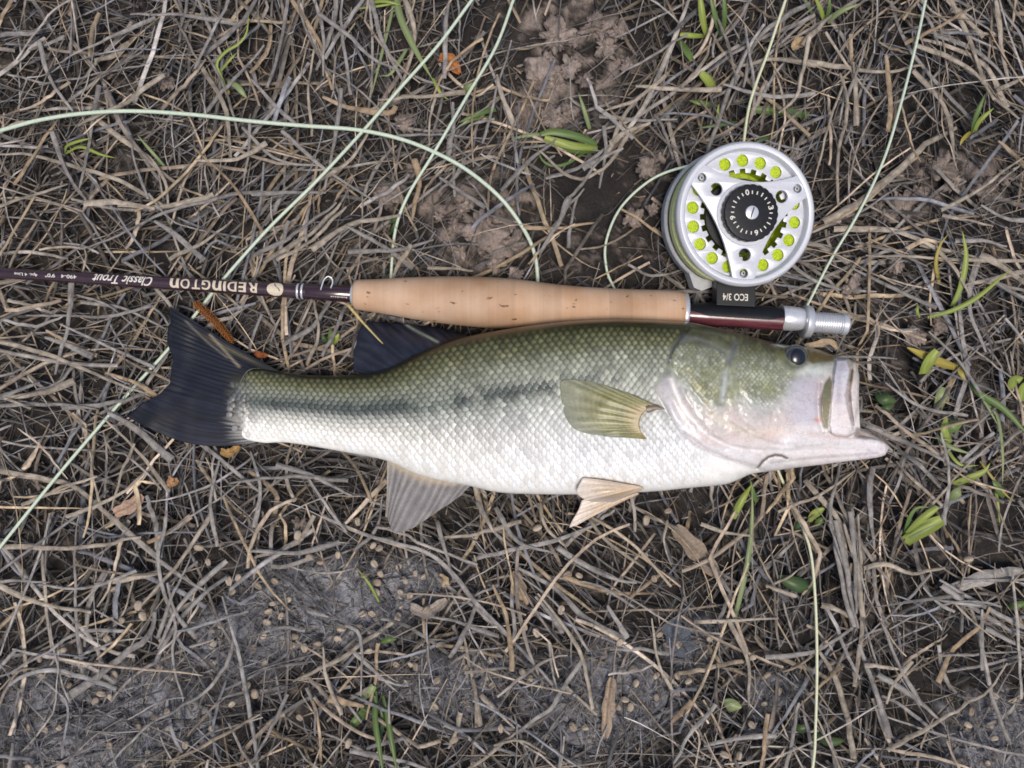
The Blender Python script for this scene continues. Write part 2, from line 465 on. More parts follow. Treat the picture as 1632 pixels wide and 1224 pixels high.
for i, (n, w0, w1, l0, l1, z0, z1, pw, dk, em) in enumerate(batches):
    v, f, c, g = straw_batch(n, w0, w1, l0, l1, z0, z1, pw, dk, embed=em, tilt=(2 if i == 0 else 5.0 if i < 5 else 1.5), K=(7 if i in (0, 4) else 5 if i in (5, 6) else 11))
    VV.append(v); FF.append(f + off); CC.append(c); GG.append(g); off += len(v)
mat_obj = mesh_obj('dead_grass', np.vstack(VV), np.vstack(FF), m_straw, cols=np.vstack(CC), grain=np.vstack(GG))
tag(mat_obj, 'tangled mat of flattened dry grey and beige grass', 'dead grass', kind='stuff')

LAND = [('beside the tail fin', 250, 590), ('along the lettered rod blank', 250, 450), ('above the cork grip', 760, 420), ('around the reel', 1180, 340), ('by the threaded barrel', 1350, 500), ('in front of the open mouth', 1440, 660),
        ('beside the yellow line below the chin', 1295, 960), ('by the anal fin', 640, 840), ('below the pelvic fins', 950, 860), ('by the green tuft in the mud', 600, 1150), ('on the seed-strewn mud', 560, 950), ('by the stubby green clump', 910, 235),
        ('under the wide arch of line', 230, 260), ('above the wide arch of line', 180, 90), ('along the straight line past the tail', 90, 760), ('by the slanting line above the barrel', 1420, 180), ('by the fat yellow-green shoot', 1470, 850), ('by the two-bladed green shoot', 1560, 180),
        ('by the tall grass tuft', 610, 70), ('by the driftwood sliver', 1570, 960), ('near the slate coloured leaf', 1080, 1020), ('near the brown seed pod', 960, 1140), ('by the forked seedling', 380, 110), ('by the bright tuft above the reel', 1150, 70),
        ('by the arched yellow-green blades', 1530, 440), ('where the two lines cross the arch', 640, 240), ('on the bare crumbly earth', 890, 110), ('below the fish tail', 330, 790), ('at the muddy far corner', 150, 1120), ('in the dark hollow', 1500, 1120), ('under the fish belly edge', 800, 810), ('beside the leafy shoots', 1520, 720)]
def where(px, py): return min(LAND, key=lambda l: math.hypot(px - l[1], py - l[2]))[0]

# single straws that can be told apart, traced one by one: points, width in pixels, tint (0 grey, 1 beige, 2 tan)
STRAWS = [
 ([(7,871),(89,874),(158,869),(224,856)],8,1), ([(172,820),(211,856),(257,896),(310,932),(333,945)],8,0), ([(125,820),(119,886),(122,985),(132,1071)],6,0),
 ([(264,823),(252,893),(264,952),(280,998),(275,1051),(294,1124)],6,0), ([(246,975),(238,1008),(211,1034),(165,1071),(99,1117)],13,0), ([(376,995),(366,1048),(330,1100),(284,1130),(231,1160),(172,1219)],6,0),
 ([(0,1078),(60,1050),(125,1010),(200,1005)],6,0), ([(0,545),(69,562),(120,583),(178,607),(240,631)],7,1), ([(172,658),(220,686),(254,717),(275,734)],13,0), ([(0,751),(69,763),(117,775),(148,799),(192,837),(254,888)],9,1),
 ([(10,631),(34,633),(75,624),(120,607)],11,1), ([(41,502),(103,504),(172,504),(240,487)],5,0), ([(0,648),(51,645),(103,645),(154,652)],6,0), ([(72,538),(103,549),(148,569)],10,0), ([(213,706),(192,761),(178,813)],5,1),
 ([(82,209),(106,274),(137,319)],7,0), ([(62,65),(82,130),(117,178)],7,0), ([(86,103),(154,69),(206,45),(247,27)],6,0), ([(110,161),(172,117),(233,75),(247,41)],5,0), ([(154,189),(192,220),(240,254),(264,292),(268,329)],8,1),
 ([(0,247),(51,247),(137,271),(192,288),(240,316),(261,329)],7,1), ([(134,324),(192,324),(247,333)],10,1), ([(247,353),(275,371),(326,415)],10,0), ([(419,305),(343,316),(261,340),(192,374),(127,398)],6,0), ([(388,299),(395,240),(398,192)],5,0),
 ([(151,96),(185,86),(206,69)],10,1), ([(206,21),(288,24),(378,38)],7,0), ([(465,0),(508,65),(515,101),(530,144)],7,2), ([(544,-10),(544,43),(558,151)],6,0), ([(515,155),(562,173),(616,180),(630,169)],10,2), ([(508,22),(558,58),(601,97),(724,144)],6,0),
 ([(400,126),(443,173),(472,198)],7,0), ([(400,309),(472,308),(519,306)],7,0), ([(544,324),(508,360),(472,388),(420,418)],8,1), ([(552,330),(514,366),(478,396),(440,414)],7,1), ([(536,322),(498,352),(460,380),(405,408)],7,0), ([(637,342),(580,353),(533,371),(497,399)],9,1),
 ([(551,360),(616,396),(659,428)],8,0), ([(702,284),(735,306),(774,331)],8,0), ([(659,252),(668,288),(655,349)],10,2), ([(681,426),(753,430)],6,1), ([(1523,203),(1478,229),(1430,273),(1368,322),(1311,353)],13,1), ([(1280,97),(1346,106),(1412,115),(1470,101)],8,1),
 ([(1443,71),(1500,40),(1553,9)],6,2), ([(1470,62),(1527,79),(1571,106),(1593,146),(1606,172)],9,1), ([(1460,72),(1515,92),(1556,118),(1585,160)],8,1), ([(1490,55),(1545,75),(1590,110),(1612,150)],7,0), ([(1337,115),(1351,168),(1337,247),(1335,326)],7,1), ([(1412,88),(1419,159),(1417,212)],10,2),
 ([(1589,146),(1632,123)],7,1), ([(1329,366),(1412,366),(1478,388),(1518,423),(1545,468)],9,1), ([(1381,408),(1465,410),(1562,415),(1632,415)],6,1), ([(1500,335),(1562,300),(1632,251)],6,1), ([(1562,406),(1589,419),(1632,450)],12,1), ([(1359,428),(1412,454),(1492,490)],7,0), ([(1589,0),(1598,88),(1606,128)],9,1),
 ([(1428,735),(1453,762),(1502,806)],6,1), ([(1430,716),(1465,741),(1510,790)],7,0), ([(1412,610),(1465,647),(1543,663)],6,0), ([(1391,745),(1387,794),(1393,876)],9,0), ([(1375,905),(1412,900),(1453,913),(1506,905)],8,1), ([(1330,827),(1346,888),(1355,950),(1367,1000)],9,0), ([(1346,835),(1367,909),(1375,982)],9,1),
 ([(1500,690),(1512,750),(1506,838)],6,0), ([(1498,925),(1575,970),(1632,1000)],8,0), ([(1322,815),(1335,886),(1349,959),(1362,998)],9,0), ([(1355,815),(1362,870),(1365,978)],8,0), ([(1368,820),(1373,919),(1372,1005),(1362,1094)],7,1), ([(1306,1038),(1332,1081),(1349,1140),(1362,1209)],11,1), ([(1368,1025),(1398,1107),(1418,1176)],10,0),
 ([(1500,932),(1550,968),(1632,1018)],9,0), ([(1570,1001),(1632,1034)],8,0), ([(1578,968),(1563,998),(1520,1038),(1494,1087)],9,2), ([(1566,972),(1565,1067)],7,0), ([(1606,1057),(1570,1104),(1527,1130),(1467,1166),(1415,1196)],7,1), ([(1309,965),(1335,972),(1362,988)],9,1), ([(1220,932),(1270,952)],8,1), ([(1220,1048),(1299,1038),(1359,1001)],8,0),
 ([(1378,1061),(1438,1067)],7,1), ([(820,902),(886,939),(932,985),(995,1018)],10,0), ([(856,945),(896,995),(926,1044),(945,1130)],7,1), ([(889,873),(929,899),(975,922),(1015,929)],9,0), ([(820,1170),(860,1143),(886,1117),(929,1048)],8,0), ([(1071,1150),(1104,1117)],11,2), ([(873,1018),(889,1110)],5,0), ([(1107,992),(1240,985)],6,1), ([(896,1090),(952,1140)],6,1),
 ([(1117,835),(1150,846),(1200,856)],6,1), ([(968,965),(998,1015)],9,0), ([(512,820),(565,846),(631,866),(684,883),(723,916),(756,959),(809,1011)],8,0), ([(400,889),(443,879),(479,856),(499,820)],8,1), ([(766,949),(747,995),(717,1048)],9,0), ([(786,932),(809,992),(817,1071)],8,2), ([(737,1005),(756,1094),(766,1157)],8,1), ([(489,972),(522,982)],7,0),
 ([(549,995),(575,1018),(575,1110)],5,0), ([(515,1031),(519,1077),(545,1140)],7,1), ([(525,1114),(581,1127)],12,2), ([(400,1216),(430,1165),(459,1107)],6,0), ([(766,1107),(819,1160)],8,1), ([(400,1015),(453,1001),(486,1005)],6,0), ([(558,1034),(644,1114)],6,0), ([(684,982),(730,992),(796,1015)],7,0),
 ([(1185,140),(1200,75),(1245,30),(1290,5)],8,0), ([(1140,70),(1165,45),(1200,0)],6,0), ([(1125,118),(1170,85),(1230,55),(1300,25)],7,0), ([(1188,40),(1195,90),(1203,150),(1203,185)],6,0), ([(1135,155),(1165,140),(1178,120)],6,0), ([(1085,140),(1120,100),(1135,60)],6,1), ([(1240,180),(1270,150),(1290,60)],7,1), ([(1165,110),(1215,97),(1262,97),(1300,103)],8,1),
 ([(1090,430),(1040,440),(1000,420)],5,0), ([(860,240),(910,282),(960,270),(1010,205)],7,1), ([(870,285),(930,262),(990,215)],7,0), ([(880,365),(905,330),(930,300)],6,0), ([(905,395),(912,345),(920,310)],6,0), ([(955,300),(965,240),(962,200)],6,0), ([(960,180),(1010,160),(1060,120)],7,1), ([(955,185),(1020,192),(1080,190)],6,0),
 ([(300,640),(280,600),(320,560)],5,0), ([(470,690),(455,755),(470,800)],6,1), ([(400,720),(415,780),(405,840)],7,0), ([(440,740),(500,760),(560,790)],8,0), ([(350,730),(335,800),(345,870)],7,0), ([(565,880),(600,840),(610,790)],6,0), ([(760,800),(790,850),(830,880)],7,0), ([(860,800),(870,840),(900,870)],6,1), ([(700,860),(760,850),(830,830)],7,1),
]
TINT = [np.array([.255, .236, .218]), np.array([.34, .288, .228]), np.array([.34, .25, .162])]
STRAW_LABEL = ['dry grey grass stem lying loose on top of the mat', 'dry beige grass stem lying loose on top of the mat', 'dry tan brown grass stem lying loose on top of the mat']
def add_straw(pts2, wpx, tint, zbase=None):
    K = max(10, 4 * len(pts2))
    q = resample(pts2, K)
    q = q + (fbm(q[:, :1] / 25 + 3, q[:, 1:] / 25, 2) - .5) * 5 + rng.normal(0, .22, q.shape)
    cap = straw_cap(q[:, 0], q[:, 1])
    X, Y, _ = PA(q[:, 0], q[:, 1], 8).T
    zb = rng.uniform(13, 17) if zbase is None else zbase
    zz = np.minimum(zb - 5 * bare_fields(q[:, 0], q[:, 1])[1] + 1.6 * np.sin(np.linspace(0, rng.uniform(2, 5), K) + rng.uniform(0, 6)) + .4 * ground_mm(X, Y), cap)
    pts = PA(q[:, 0], q[:, 1], zz)
    s = np.linspace(0, 1, K)
    flip = rng.random() < .5
    ss = s[::-1] if flip else s
    w = wpx * .345 / 1000 * (1 - .55 * ss ** 1.8) * (1 + .12 * np.sin(s * rng.uniform(4, 12)))
    v, f = ribbon(pts, w, fold=rng.choice([.3, .5, .7]), twist=rng.normal(0, .25))
    c = TINT[tint] * rng.uniform(.82, 1.12) * np.array([1, 1, 1]) * (1 + .12 * np.sin(s * 11 + rng.uniform(0, 6)))[:, None]
    cv = (c[:, None, :] * np.array([.86, 1.05, 1.05, .86])[None, :, None]).reshape(-1, 3)
    sd = rng.uniform(0, 900)
    g = np.stack([np.repeat(s * len(pts2) * 2.2, 4), np.tile([0, 1.2, 2.4, 3.6], K) * (wpx * .25) + sd, np.full(K * 4, sd)], -1)
    o = mesh_obj('straw_stem', v, f, m_straw, cols=cv, grain=g, origin=tuple(pts[0]))
    pq = np.array(pts2, float); span = np.linalg.norm(pq[-1] - pq[0]); length = np.linalg.norm(np.diff(pq, axis=0), axis=1).sum()
    look = ' '.join([('thin' if wpx < 6 else 'broad' if wpx > 8.5 else 'narrow'), ('grey', 'beige', 'tan')[tint], ('straight' if span / length > .985 else 'bent')])
    wh = where(*pq[len(pq) // 2])
    tag(o, f"{'long' if length > 130 else 'short'} {look} dry grass stem {wh}", 'grass stem', 'grass stems ' + wh)
    return o
for pts2, wpx, tint in STRAWS:
    add_straw(pts2, wpx, tint)
# more loose stems that follow the lie of the grass, in the places where the photograph shows them thickest
made = 0
while made < 150:
    px, py = rng.uniform(10, 1622), rng.uniform(10, 1214)
    d, mud, cr = bare_fields(np.array([px]), np.array([py]))
    if rng.random() > d[0] or mud[0] > .3 or sdist(np.array([px]), np.array([py]), fish_poly)[0] > -25 or math.hypot(px - 1165, py - 350) < 165 or abs(py - rod_y(px)) < 40: continue
    if sdist(np.array([px]), np.array([py]), tail_poly)[0] > -20: continue
    k = np.hypot(AP[:, 0] - px, AP[:, 1] - py).argmin()
    a = math.radians(AP[k, 2] + rng.normal() * AP[k, 3]); L = rng.uniform(60, 190) / 2; b = rng.normal() * .35
    pts2 = [(px - L * math.cos(a), py + L * math.sin(a)), (px + L * b * math.sin(a) * .4, py + L * b * math.cos(a) * .4), (px + L * math.cos(a), py - L * math.sin(a))]
    add_straw(pts2, rng.uniform(3.5, 9), rng.choice([0, 1, 2], p=[.5, .36, .14])); made += 1

# ------------------------------------------------------------------ the fish
fish = empty('largemouth_bass', P(900, 650, 5))
tag(fish, 'largemouth bass lying on its side on dead grass, mouth open, along the rod', 'fish')
ft = np.array(FISH_TOP, float); fb = np.array(FISH_BOT, float)
_tc = catmull(ft, 600); _bc = catmull(fb, 600)
def f_top(x): return np.interp(x, _tc[:, 0], _tc[:, 1])
def f_bot(x): return np.interp(x, _bc[:, 0], _bc[:, 1])
HX = np.array([378, 400, 450, 550, 650, 750, 850, 950, 1050, 1120, 1200, 1260, 1290], float)
HH = np.array([2.2, 4.2, 8.0, 12.5, 17, 21.5, 25, 27, 28, 28, 25.5, 21.5, 19], float)
ZX = np.array([378, 450, 550, 650, 750, 850, 950, 1120, 1290], float)
ZZ = np.array([15.5, 17, 20, 24, 28, 31, 33, 34, 32], float)
def h_body(x): return np.interp(x, HX, HH)
def z_body(x): return np.interp(x, ZX, ZZ)
PW = 2.25
def prof(t): return np.clip(1 - np.abs(t) ** PW, 0, 1) ** (1 / PW)

# landmarks of the head, photograph pixels
GILL = [(1100, 524), (1085, 538), (1074, 553), (1068, 566), (1064, 580), (1068, 592), (1062, 597), (1054, 606), (1047, 618), (1050, 632), (1060, 646), (1070, 668), (1085, 690), (1108, 710), (1140, 727), (1175, 738), (1207, 747)]
HEADPOLY = GILL + [(1250, 760), (1440, 760), (1440, 500), (1105, 500)]
RIM = [(1070, 605), (1076, 622), (1086, 643), (1100, 664), (1120, 686), (1145, 703), (1178, 715), (1215, 719)]
RIM2 = [(1064, 640), (1078, 668), (1100, 694), (1130, 712), (1165, 724), (1205, 730)]
OPER = [(1068, 568), (1074, 552), (1090, 545), (1112, 544), (1135, 550), (1155, 562), (1160, 576), (1155, 595), (1150, 618), (1143, 645), (1132, 654), (1120, 640), (1105, 622), (1088, 602), (1072, 588)]
PREOP = [(1167, 540), (1166, 562), (1160, 580), (1157, 596), (1154, 620), (1150, 640)]
CHEEK = [(1172, 548), (1200, 545), (1240, 556), (1252, 585), (1270, 592), (1262, 620), (1245, 640), (1222, 655), (1200, 640), (1180, 620), (1172, 600), (1170, 575)]
SLIT = [(1207, 746), (1215, 735), (1224, 728), (1236, 724.5), (1246, 726), (1254, 730)]
MAX_OLIVE = [(1323, 600), (1327, 612), (1326, 640), (1322, 665), (1320, 684), (1313, 682), (1308, 660), (1308, 636), (1314, 612)]
FLAP = [(1332, 573), (1350, 572), (1356, 590), (1352, 610), (1348, 628), (1352, 650), (1358, 672), (1360, 686), (1350, 694), (1325, 692), (1321, 676), (1325, 640), (1328, 605)]
LIP = [(1354, 574), (1364, 577), (1370, 598), (1369, 630), (1366, 660), (1362, 678), (1357, 662), (1354, 640), (1356, 610), (1358, 590)]
SNOUT = [(1286, 556), (1300, 556), (1318, 560), (1331, 570), (1328, 576), (1310, 577), (1295, 580), (1288, 575)]
JAW_RIDGE = [(1260, 700), (1300, 697), (1340, 700), (1380, 702), (1412, 707)]
JAW_LOW = [(1225, 722), (1270, 718), (1320, 716), (1370, 716), (1405, 716)]
EYE = (1268, 569)

def head_relief(px, py):
    r = np.zeros(px.shape)
    g = sdist(px, py, HEADPOLY)
    r += 1.0 * smooth(-5.0, 6.0, g) * smooth(1300, 1230, px)
    r -= .6 * np.exp(-(np.minimum(g, 0) / 6.0) ** 2) * (g < 1) * smooth(1250, 1200, px)
    r += .8 * smooth(-4, 6, sdist(px, py, OPER))
    r -= .35 * np.exp(-(seg_dist(px, py, OPER) / 4) ** 2)
    r += .7 * np.exp(-(seg_dist(px, py, RIM) / 6) ** 2)
    r -= .6 * np.exp(-((seg_dist(px, py, [(x + 9, y - 4) for x, y in RIM])) / 6.0) ** 2)
    r += .4 * np.exp(-(seg_dist(px, py, RIM2) / 6.0) ** 2)
    r -= 1.0 * np.exp(-(seg_dist(px, py, PREOP) / 5.5) ** 2)
    r += .4 * np.exp(-(seg_dist(px, py, [(x - 8, y) for x, y in PREOP[2:]]) / 6) ** 2)
    r += .9 * smooth(-6, 8, sdist(px, py, CHEEK))
    r -= 2.6 * np.exp(-(seg_dist(px, py, SLIT) / 2.2) ** 2)
    r += .7 * np.exp(-((np.hypot(px - EYE[0], py - EYE[1]) - 23) / 5) ** 2)
    r -= 1.5 * smooth(20, 12, np.hypot(px - EYE[0], py - EYE[1]))
    mo = sdist(px, py, MAX_OLIVE); fl = sdist(px, py, FLAP); lp = sdist(px, py, LIP)
    r += 1.8 * smooth(-2.0, 2.5, mo)
    r += 3.4 * smooth(-2.0, 3.0, fl)
    r += 1.6 * smooth(-2.0, 4.0, lp)
    r -= 2.2 * np.exp(-((seg_dist(px, py, [(1357, 590), (1353, 622), (1356, 655), (1360, 676)])) / 2.2) ** 2)
    r -= 2.0 * np.exp(-((seg_dist(px, py, [(1306, 610), (1303, 640), (1305, 668), (1312, 688)])) / 3.2) ** 2)
    r -= 3.0 * smooth(0, 10, sdist(px, py, [(1322, 694), (1362, 694), (1366, 683), (1392, 692), (1408, 703), (1340, 700)]))
    r += 1.0 * np.exp(-(seg_dist(px, py, JAW_RIDGE) / 7.0) ** 2)
    r -= .8 * np.exp(-(seg_dist(px, py, JAW_LOW) / 3.5) ** 2)
    for fold in ([(1090, 690), (1125, 715), (1165, 732), (1205, 742)], [(1130, 690), (1165, 708), (1205, 714), (1240, 716)], [(1230, 738), (1290, 731), (1350, 727), (1400, 722)]): r -= .55 * np.exp(-(seg_dist(px, py, fold) / 3.0) ** 2)
    r -= .6 * np.exp(-(seg_dist(px, py, [(1185, 668), (1215, 690), (1250, 700), (1285, 702)]) / 5) ** 2)
    r += (fbm(px / 26, py / 26, 3) - .5) * 1.6 * smooth(1080, 1130, px) + (fbm(px / 8 + 5, py / 8, 3) - .5) * .55 * smooth(1075, 1100, px)
    return r

def lerp3(stops, s):
    xs = [a for a, _ in stops]; cs = np.array([c for _, c in stops], float)
    return np.stack([np.interp(s, xs, cs[:, k]) for k in range(3)], -1)

def body_colour(px, py, s):
    """pigment of the skin; s = 0 along the back, 1 along the belly"""
    n = fbm(px / 9, py / 9, 3) - .5; nb = fbm(px / 40 + 3, py / 40, 3) - .5
    sh = s + .05 * nb + .03 * n
    rear = lerp3([(0, (.014, .013, .004)), (.10, (.028, .028, .008)), (.17, (.095, .095, .042)), (.26, (.185, .192, .130)), (.38, (.20, .212, .170)), (.46, (.18, .205, .17)), (.56, (.44, .44, .39)), (.68, (.66, .64, .57)), (.78, (.88, .85, .77)), (1, (.90, .87, .80))], sh)
    fore = lerp3([(0, (.015, .015, .004)), (.07, (.030, .031, .008)), (.14, (.12, .122, .060)), (.22, (.26, .27, .205)), (.42, (.315, .325, .275)), (.50, (.40, .41, .375)), (.62, (.54, .545, .53)), (.74, (.70, .70, .69)), (.83, (.88, .86, .83)), (1, (.89, .86, .80))], sh)
    c = mixc(rear, fore, smooth(640, 960, px))
    # the broken dark stripe along the flank
    ly = np.interp(px, [380, 450, 560, 640, 699, 810, 893, 1000, 1060], [640, 644, 651, 648, 643, 629, 617, 600, 590])
    lw = np.interp(px, [380, 560, 700, 900, 1060], [10, 13, 14, 17, 14])
    blot = smooth(.36, .60, fbm(px / 17 + 31, py / 22, 3))
    st = np.exp(-((py - ly) / lw) ** 2) * np.interp(px, [380, 440, 600, 760, 900, 1000, 1060], [.3, .85, .9, .85, .7, .4, .1])
    st = st * (np.interp(px, [400, 560, 700], [1, .8, .0]) * 1 + np.interp(px, [400, 560, 700], [0, .2, 1]) * blot)
    c = mixc(c, np.broadcast_to(np.array([.050, .062, .055]), c.shape), np.clip(st * 1.25, 0, 1))
    return c * (1 + .22 * n[..., None])

def head_colour(px, py, s, base):
    olive = np.array([.20, .22, .105]); green = np.array([.27, .28, .185]); pale = np.array([.62, .53, .49]); lilac = np.array([.52, .49, .55]); white = np.array([.76, .70, .68]); pinkc = np.array([.78, .58, .53])
    n = fbm(px / 7 + 9, py / 7, 3) - .5; nb = fbm(px / 22 + 4, py / 22 + 2, 3) - .5
    S = lambda col: np.broadcast_to(col, base.shape)
    c = mixc(S(np.array([.060, .058, .022])), S(green), smooth(.05, .19, s + .06 * nb))
    # green cheek and gill plate fade to pinkish white below a slanting line
    ln = np.interp(px, [1060, 1090, 1120, 1150, 1180, 1230, 1262, 1290, 1330], [595, 618, 645, 662, 650, 648, 618, 590, 578]) + 26 * nb
    c = mixc(c, S(np.array([.47, .47, .44])), smooth(-24, 4, py - ln + 10 * n))
    c = mixc(c, S(pale), smooth(-4, 40, py - ln + 14 * n))
    c = mixc(c, S(white), smooth(36, 75, py - ln))
    # flecked scales of cheek and gill plate
    fl = smooth(.50, .66, vnoise((px + py * .25) / 4.6, (py - px * .12) / 5.6)) * smooth(14, -10, py - ln) * smooth(.1, .2, s)
    c = mixc(c, S(np.array([.50, .52, .43])), fl * .35)
    fd = smooth(.52, .70, vnoise((px - py * .2) / 5.1 + 40, (py + px * .1) / 5.1 + 12)) * smooth(30, -6, py - ln)
    c = mixc(c, S(np.array([.11, .12, .07])), fd * .25)
    c = mixc(c, S(np.array([.30, .30, .11])), .3 * smooth(.50, .75, fbm(px / 11 + 60, py / 15, 3)) * smooth(10, -14, py - ln))
    # grey-violet shade at the joint of the gill plate
    c = mixc(c, S(np.array([.10, .11, .13])), .85 * np.exp(-(seg_dist(px, py, [(1090, 537), (1076, 551), (1070, 564), (1067, 573)]) / 4.5) ** 2))
    c = mixc(c, S(np.array([.17, .17, .18])), .45 * np.exp(-(seg_dist(px, py, [(1090, 537), (1112, 540), (1132, 548), (1150, 560), (1160, 575)]) / 3.5) ** 2))
    c = mixc(c, S(np.array([.15, .155, .16])), .75 * np.exp(-(seg_dist(px, py, [(1172, 548), (1167, 562), (1161, 579)]) / 4.5) ** 2))
    c = mixc(c, S(np.array([.52, .55, .57])), .55 * np.exp(-(seg_dist(px, py, [(1156, 594), (1154, 612), (1151, 636)]) / 5) ** 2))
    c = mixc(c, S(np.array([.12, .13, .14])), .6 * np.exp(-(np.hypot(px - 1085, py - 572) / 5) ** 2))
    c = mixc(c, S(np.array([.85, .80, .72])), .7 * np.exp(-(seg_dist(px, py, [(1068, 574), (1074, 577), (1079, 582)]) / 1.6) ** 2))
    c = mixc(c, S(np.array([.62, .55, .28])), .5 * np.exp(-(seg_dist(px, py, [(1098, 588), (1112, 612), (1122, 628), (1132, 648)]) / 2) ** 2))
    # the pale membrane behind the gill plate, pale rim and its pink edges
    mem = smooth(-1, 4, sdist(px, py, [(1068, 590), (1056, 604), (1046, 619), (1052, 640), (1072, 672), (1092, 690), (1082, 650), (1072, 620)]))
    c = mixc(c, S(np.array([.44, .43, .44])), mem * .6)
    c = mixc(c, S(np.array([.87, .80, .77])), .85 * np.exp(-(seg_dist(px, py, RIM) / 4.2) ** 2))
    c = mixc(c, S(np.array([.70, .68, .71])), .3 * np.exp(-(seg_dist(px, py, RIM2) / 6) ** 2))
    c = mixc(c, S(pinkc), .45 * np.exp(-(np.hypot((px - 1165) / 14, (py - 662) / 16)) ** 2))
    c = mixc(c, S(np.array([.76, .57, .46])), .6 * np.exp(-(np.hypot((px - 1232) / 20, (py - 690) / 9)) ** 2))
    c = mixc(c, S(np.array([.78, .66, .50])), .45 * np.exp(-(seg_dist(px, py, [(1125, 652), (1160, 678), (1210, 694)]) / 7) ** 2))
    c = mixc(c, S(np.array([.62, .66, .60])), .7 * np.exp(-(np.hypot((px - 1300) / 22, (py - 592) / 7)) ** 2))
    lil = smooth(1240, 1275, px) * smooth(592, 610, py) * smooth(684, 668, py) * smooth(1312, 1300, px)
    c = mixc(c, S(lilac), lil * .75)
    c = mixc(c, S(np.array([.66, .35, .28])), .85 * np.exp(-(np.hypot((px - 1303) / 6, (py - 669) / 4)) ** 2))
    # snout, maxilla, lips, lower jaw
    c = mixc(c, S(np.array([.105, .075, .022])), .95 * smooth(-3, 3, sdist(px, py, SNOUT)))
    mo = smooth(-1.5, 2, sdist(px, py, MAX_OLIVE))
    c = mixc(c, mixc(S(np.array([.15, .15, .075])), S(np.array([.30, .26, .16])), smooth(610, 675, py)), mo)
    fl2 = smooth(-2, 2, sdist(px, py, FLAP))
    c = mixc(c, mixc(S(np.array([.60, .58, .63])), S(np.array([.82, .74, .72])), smooth(585, 670, py)), fl2)
    c = mixc(c, S(np.array([.42, .36, .40])), .8 * np.exp(-(np.hypot((px - 1342) / 7, (py - 584) / 9)) ** 2))
    lp2 = smooth(-1.5, 1.5, sdist(px, py, LIP))
    c = mixc(c, S(np.array([.70, .63, .60])), lp2)
    c = mixc(c, S(np.array([.26, .22, .13])), .8 * np.exp(-(seg_dist(px, py, [(1357, 576), (1359, 592), (1357, 606)]) / 4) ** 2))
    c = mixc(c, S(np.array([.40, .36, .38])), .7 * np.exp(-(seg_dist(px, py, [(1352, 622), (1355, 650), (1359, 674)]) / 2) ** 2))
    c = mixc(c, S(np.array([.22, .16, .13])), .75 * np.exp(-(seg_dist(px, py, [(1321, 688), (1332, 695), (1350, 696.5), (1362, 690)]) / 1.8) ** 2))
    c = mixc(c, S(np.array([.60, .42, .38])), .45 * np.exp(-(seg_dist(px, py, [(1290, 690), (1320, 698), (1355, 701)]) / 4) ** 2))
    c = mixc(c, S(np.array([.36, .33, .38])), .45 * np.exp(-(seg_dist(px, py, [(1336, 580), (1338, 610), (1336, 640)]) / 5) ** 2))
    jaw = smooth(1355, 1375, px) * smooth(684, 690, py)
    c = mixc(c, S(np.array([.70, .64, .65])), jaw * .7)
    c = mixc(c, S(np.array([.25, .19, .15])), smooth(-1, 4, sdist(px, py, [(1362, 682), (1366, 679), (1400, 692), (1417, 710), (1390, 700), (1358, 699)])) * .85)  # brown mouth lining, darkened further to stand for the pocket's shade
    c = mixc(c, S(np.array([.10, .085, .06])), .8 * np.exp(-(seg_dist(px, py, [(1392, 690), (1408, 699), (1418, 711)]) / 3) ** 2))
    c = mixc(c, S(np.array([.09, .06, .05])), .95 * np.exp(-(seg_dist(px, py, SLIT) / 1.7) ** 2))
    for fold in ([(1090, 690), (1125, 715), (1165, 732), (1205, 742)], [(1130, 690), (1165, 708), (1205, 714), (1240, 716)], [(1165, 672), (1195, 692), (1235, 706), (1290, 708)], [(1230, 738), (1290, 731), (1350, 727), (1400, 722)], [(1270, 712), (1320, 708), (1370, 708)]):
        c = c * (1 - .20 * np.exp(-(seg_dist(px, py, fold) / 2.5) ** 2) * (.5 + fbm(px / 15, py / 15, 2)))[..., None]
    c = mixc(c, S(np.array([.80, .77, .78])), .6 * np.exp(-(seg_dist(px, py, [(1250, 704), (1300, 703), (1350, 706), (1395, 709)]) / 6) ** 2))
    # blotches, veins and slime of the bare skin
    ve = smooth(.46, .5, fbm(px / 14 + 20, py / 9 + 50, 4)) * smooth(.56, .5, fbm(px / 14 + 20, py / 9 + 50, 4))
    c = c * (1 - .16 * ve * smooth(-10, 20, py - ln))[..., None]
    bl = fbm(px / 30 + 80, py / 18, 4) - .5
    c = c * (1 + bl[..., None] * np.array([.05, .17, .19]) * smooth(0, 30, py - ln)[..., None])
    return np.clip(c * (1 + (.24 - .14 * smooth(-5, 30, py - ln)) [..., None] * n[..., None]), 0, .88)

# stations along the body, then round the mouth
xs_body = np.r_[np.arange(378, 1060, 1.9), np.arange(1060, 1290, 1.05)]
T = np.stack([xs_body, f_top(xs_body)], -1); B = np.stack([xs_body, f_bot(xs_body)], -1)
nh = 190
HT = np.array(HEAD_T, float); HB = np.array(HEAD_B, float)
ih = np.linspace(0, len(HT) - 1, nh)
ht = np.stack([np.interp(ih, range(len(HT)), HT[:, k]) for k in (0, 1)], -1); hb = np.stack([np.interp(ih, range(len(HB)), HB[:, k]) for k in (0, 1)], -1)
hh = np.interp(ih, range(len(HT)), [19, 16.5, 14, 12, 10.5, 9.5, 8.8, 8.2, 7.6, 6.6, 5.2, 3.5, .8])
hz = np.interp(ih, range(len(HT)), [32, 31.5, 31, 30.5, 30, 29.5, 29, 28.5, 28, 27.5, 27, 26.5, 26])
T = np.vstack([T, ht[1:]]); B = np.vstack([B, hb[1:]])
Hs = np.r_[h_body(xs_body), hh[1:]]; Zs = np.r_[z_body(xs_body), hz[1:]]
nu = len(T); nv = 190
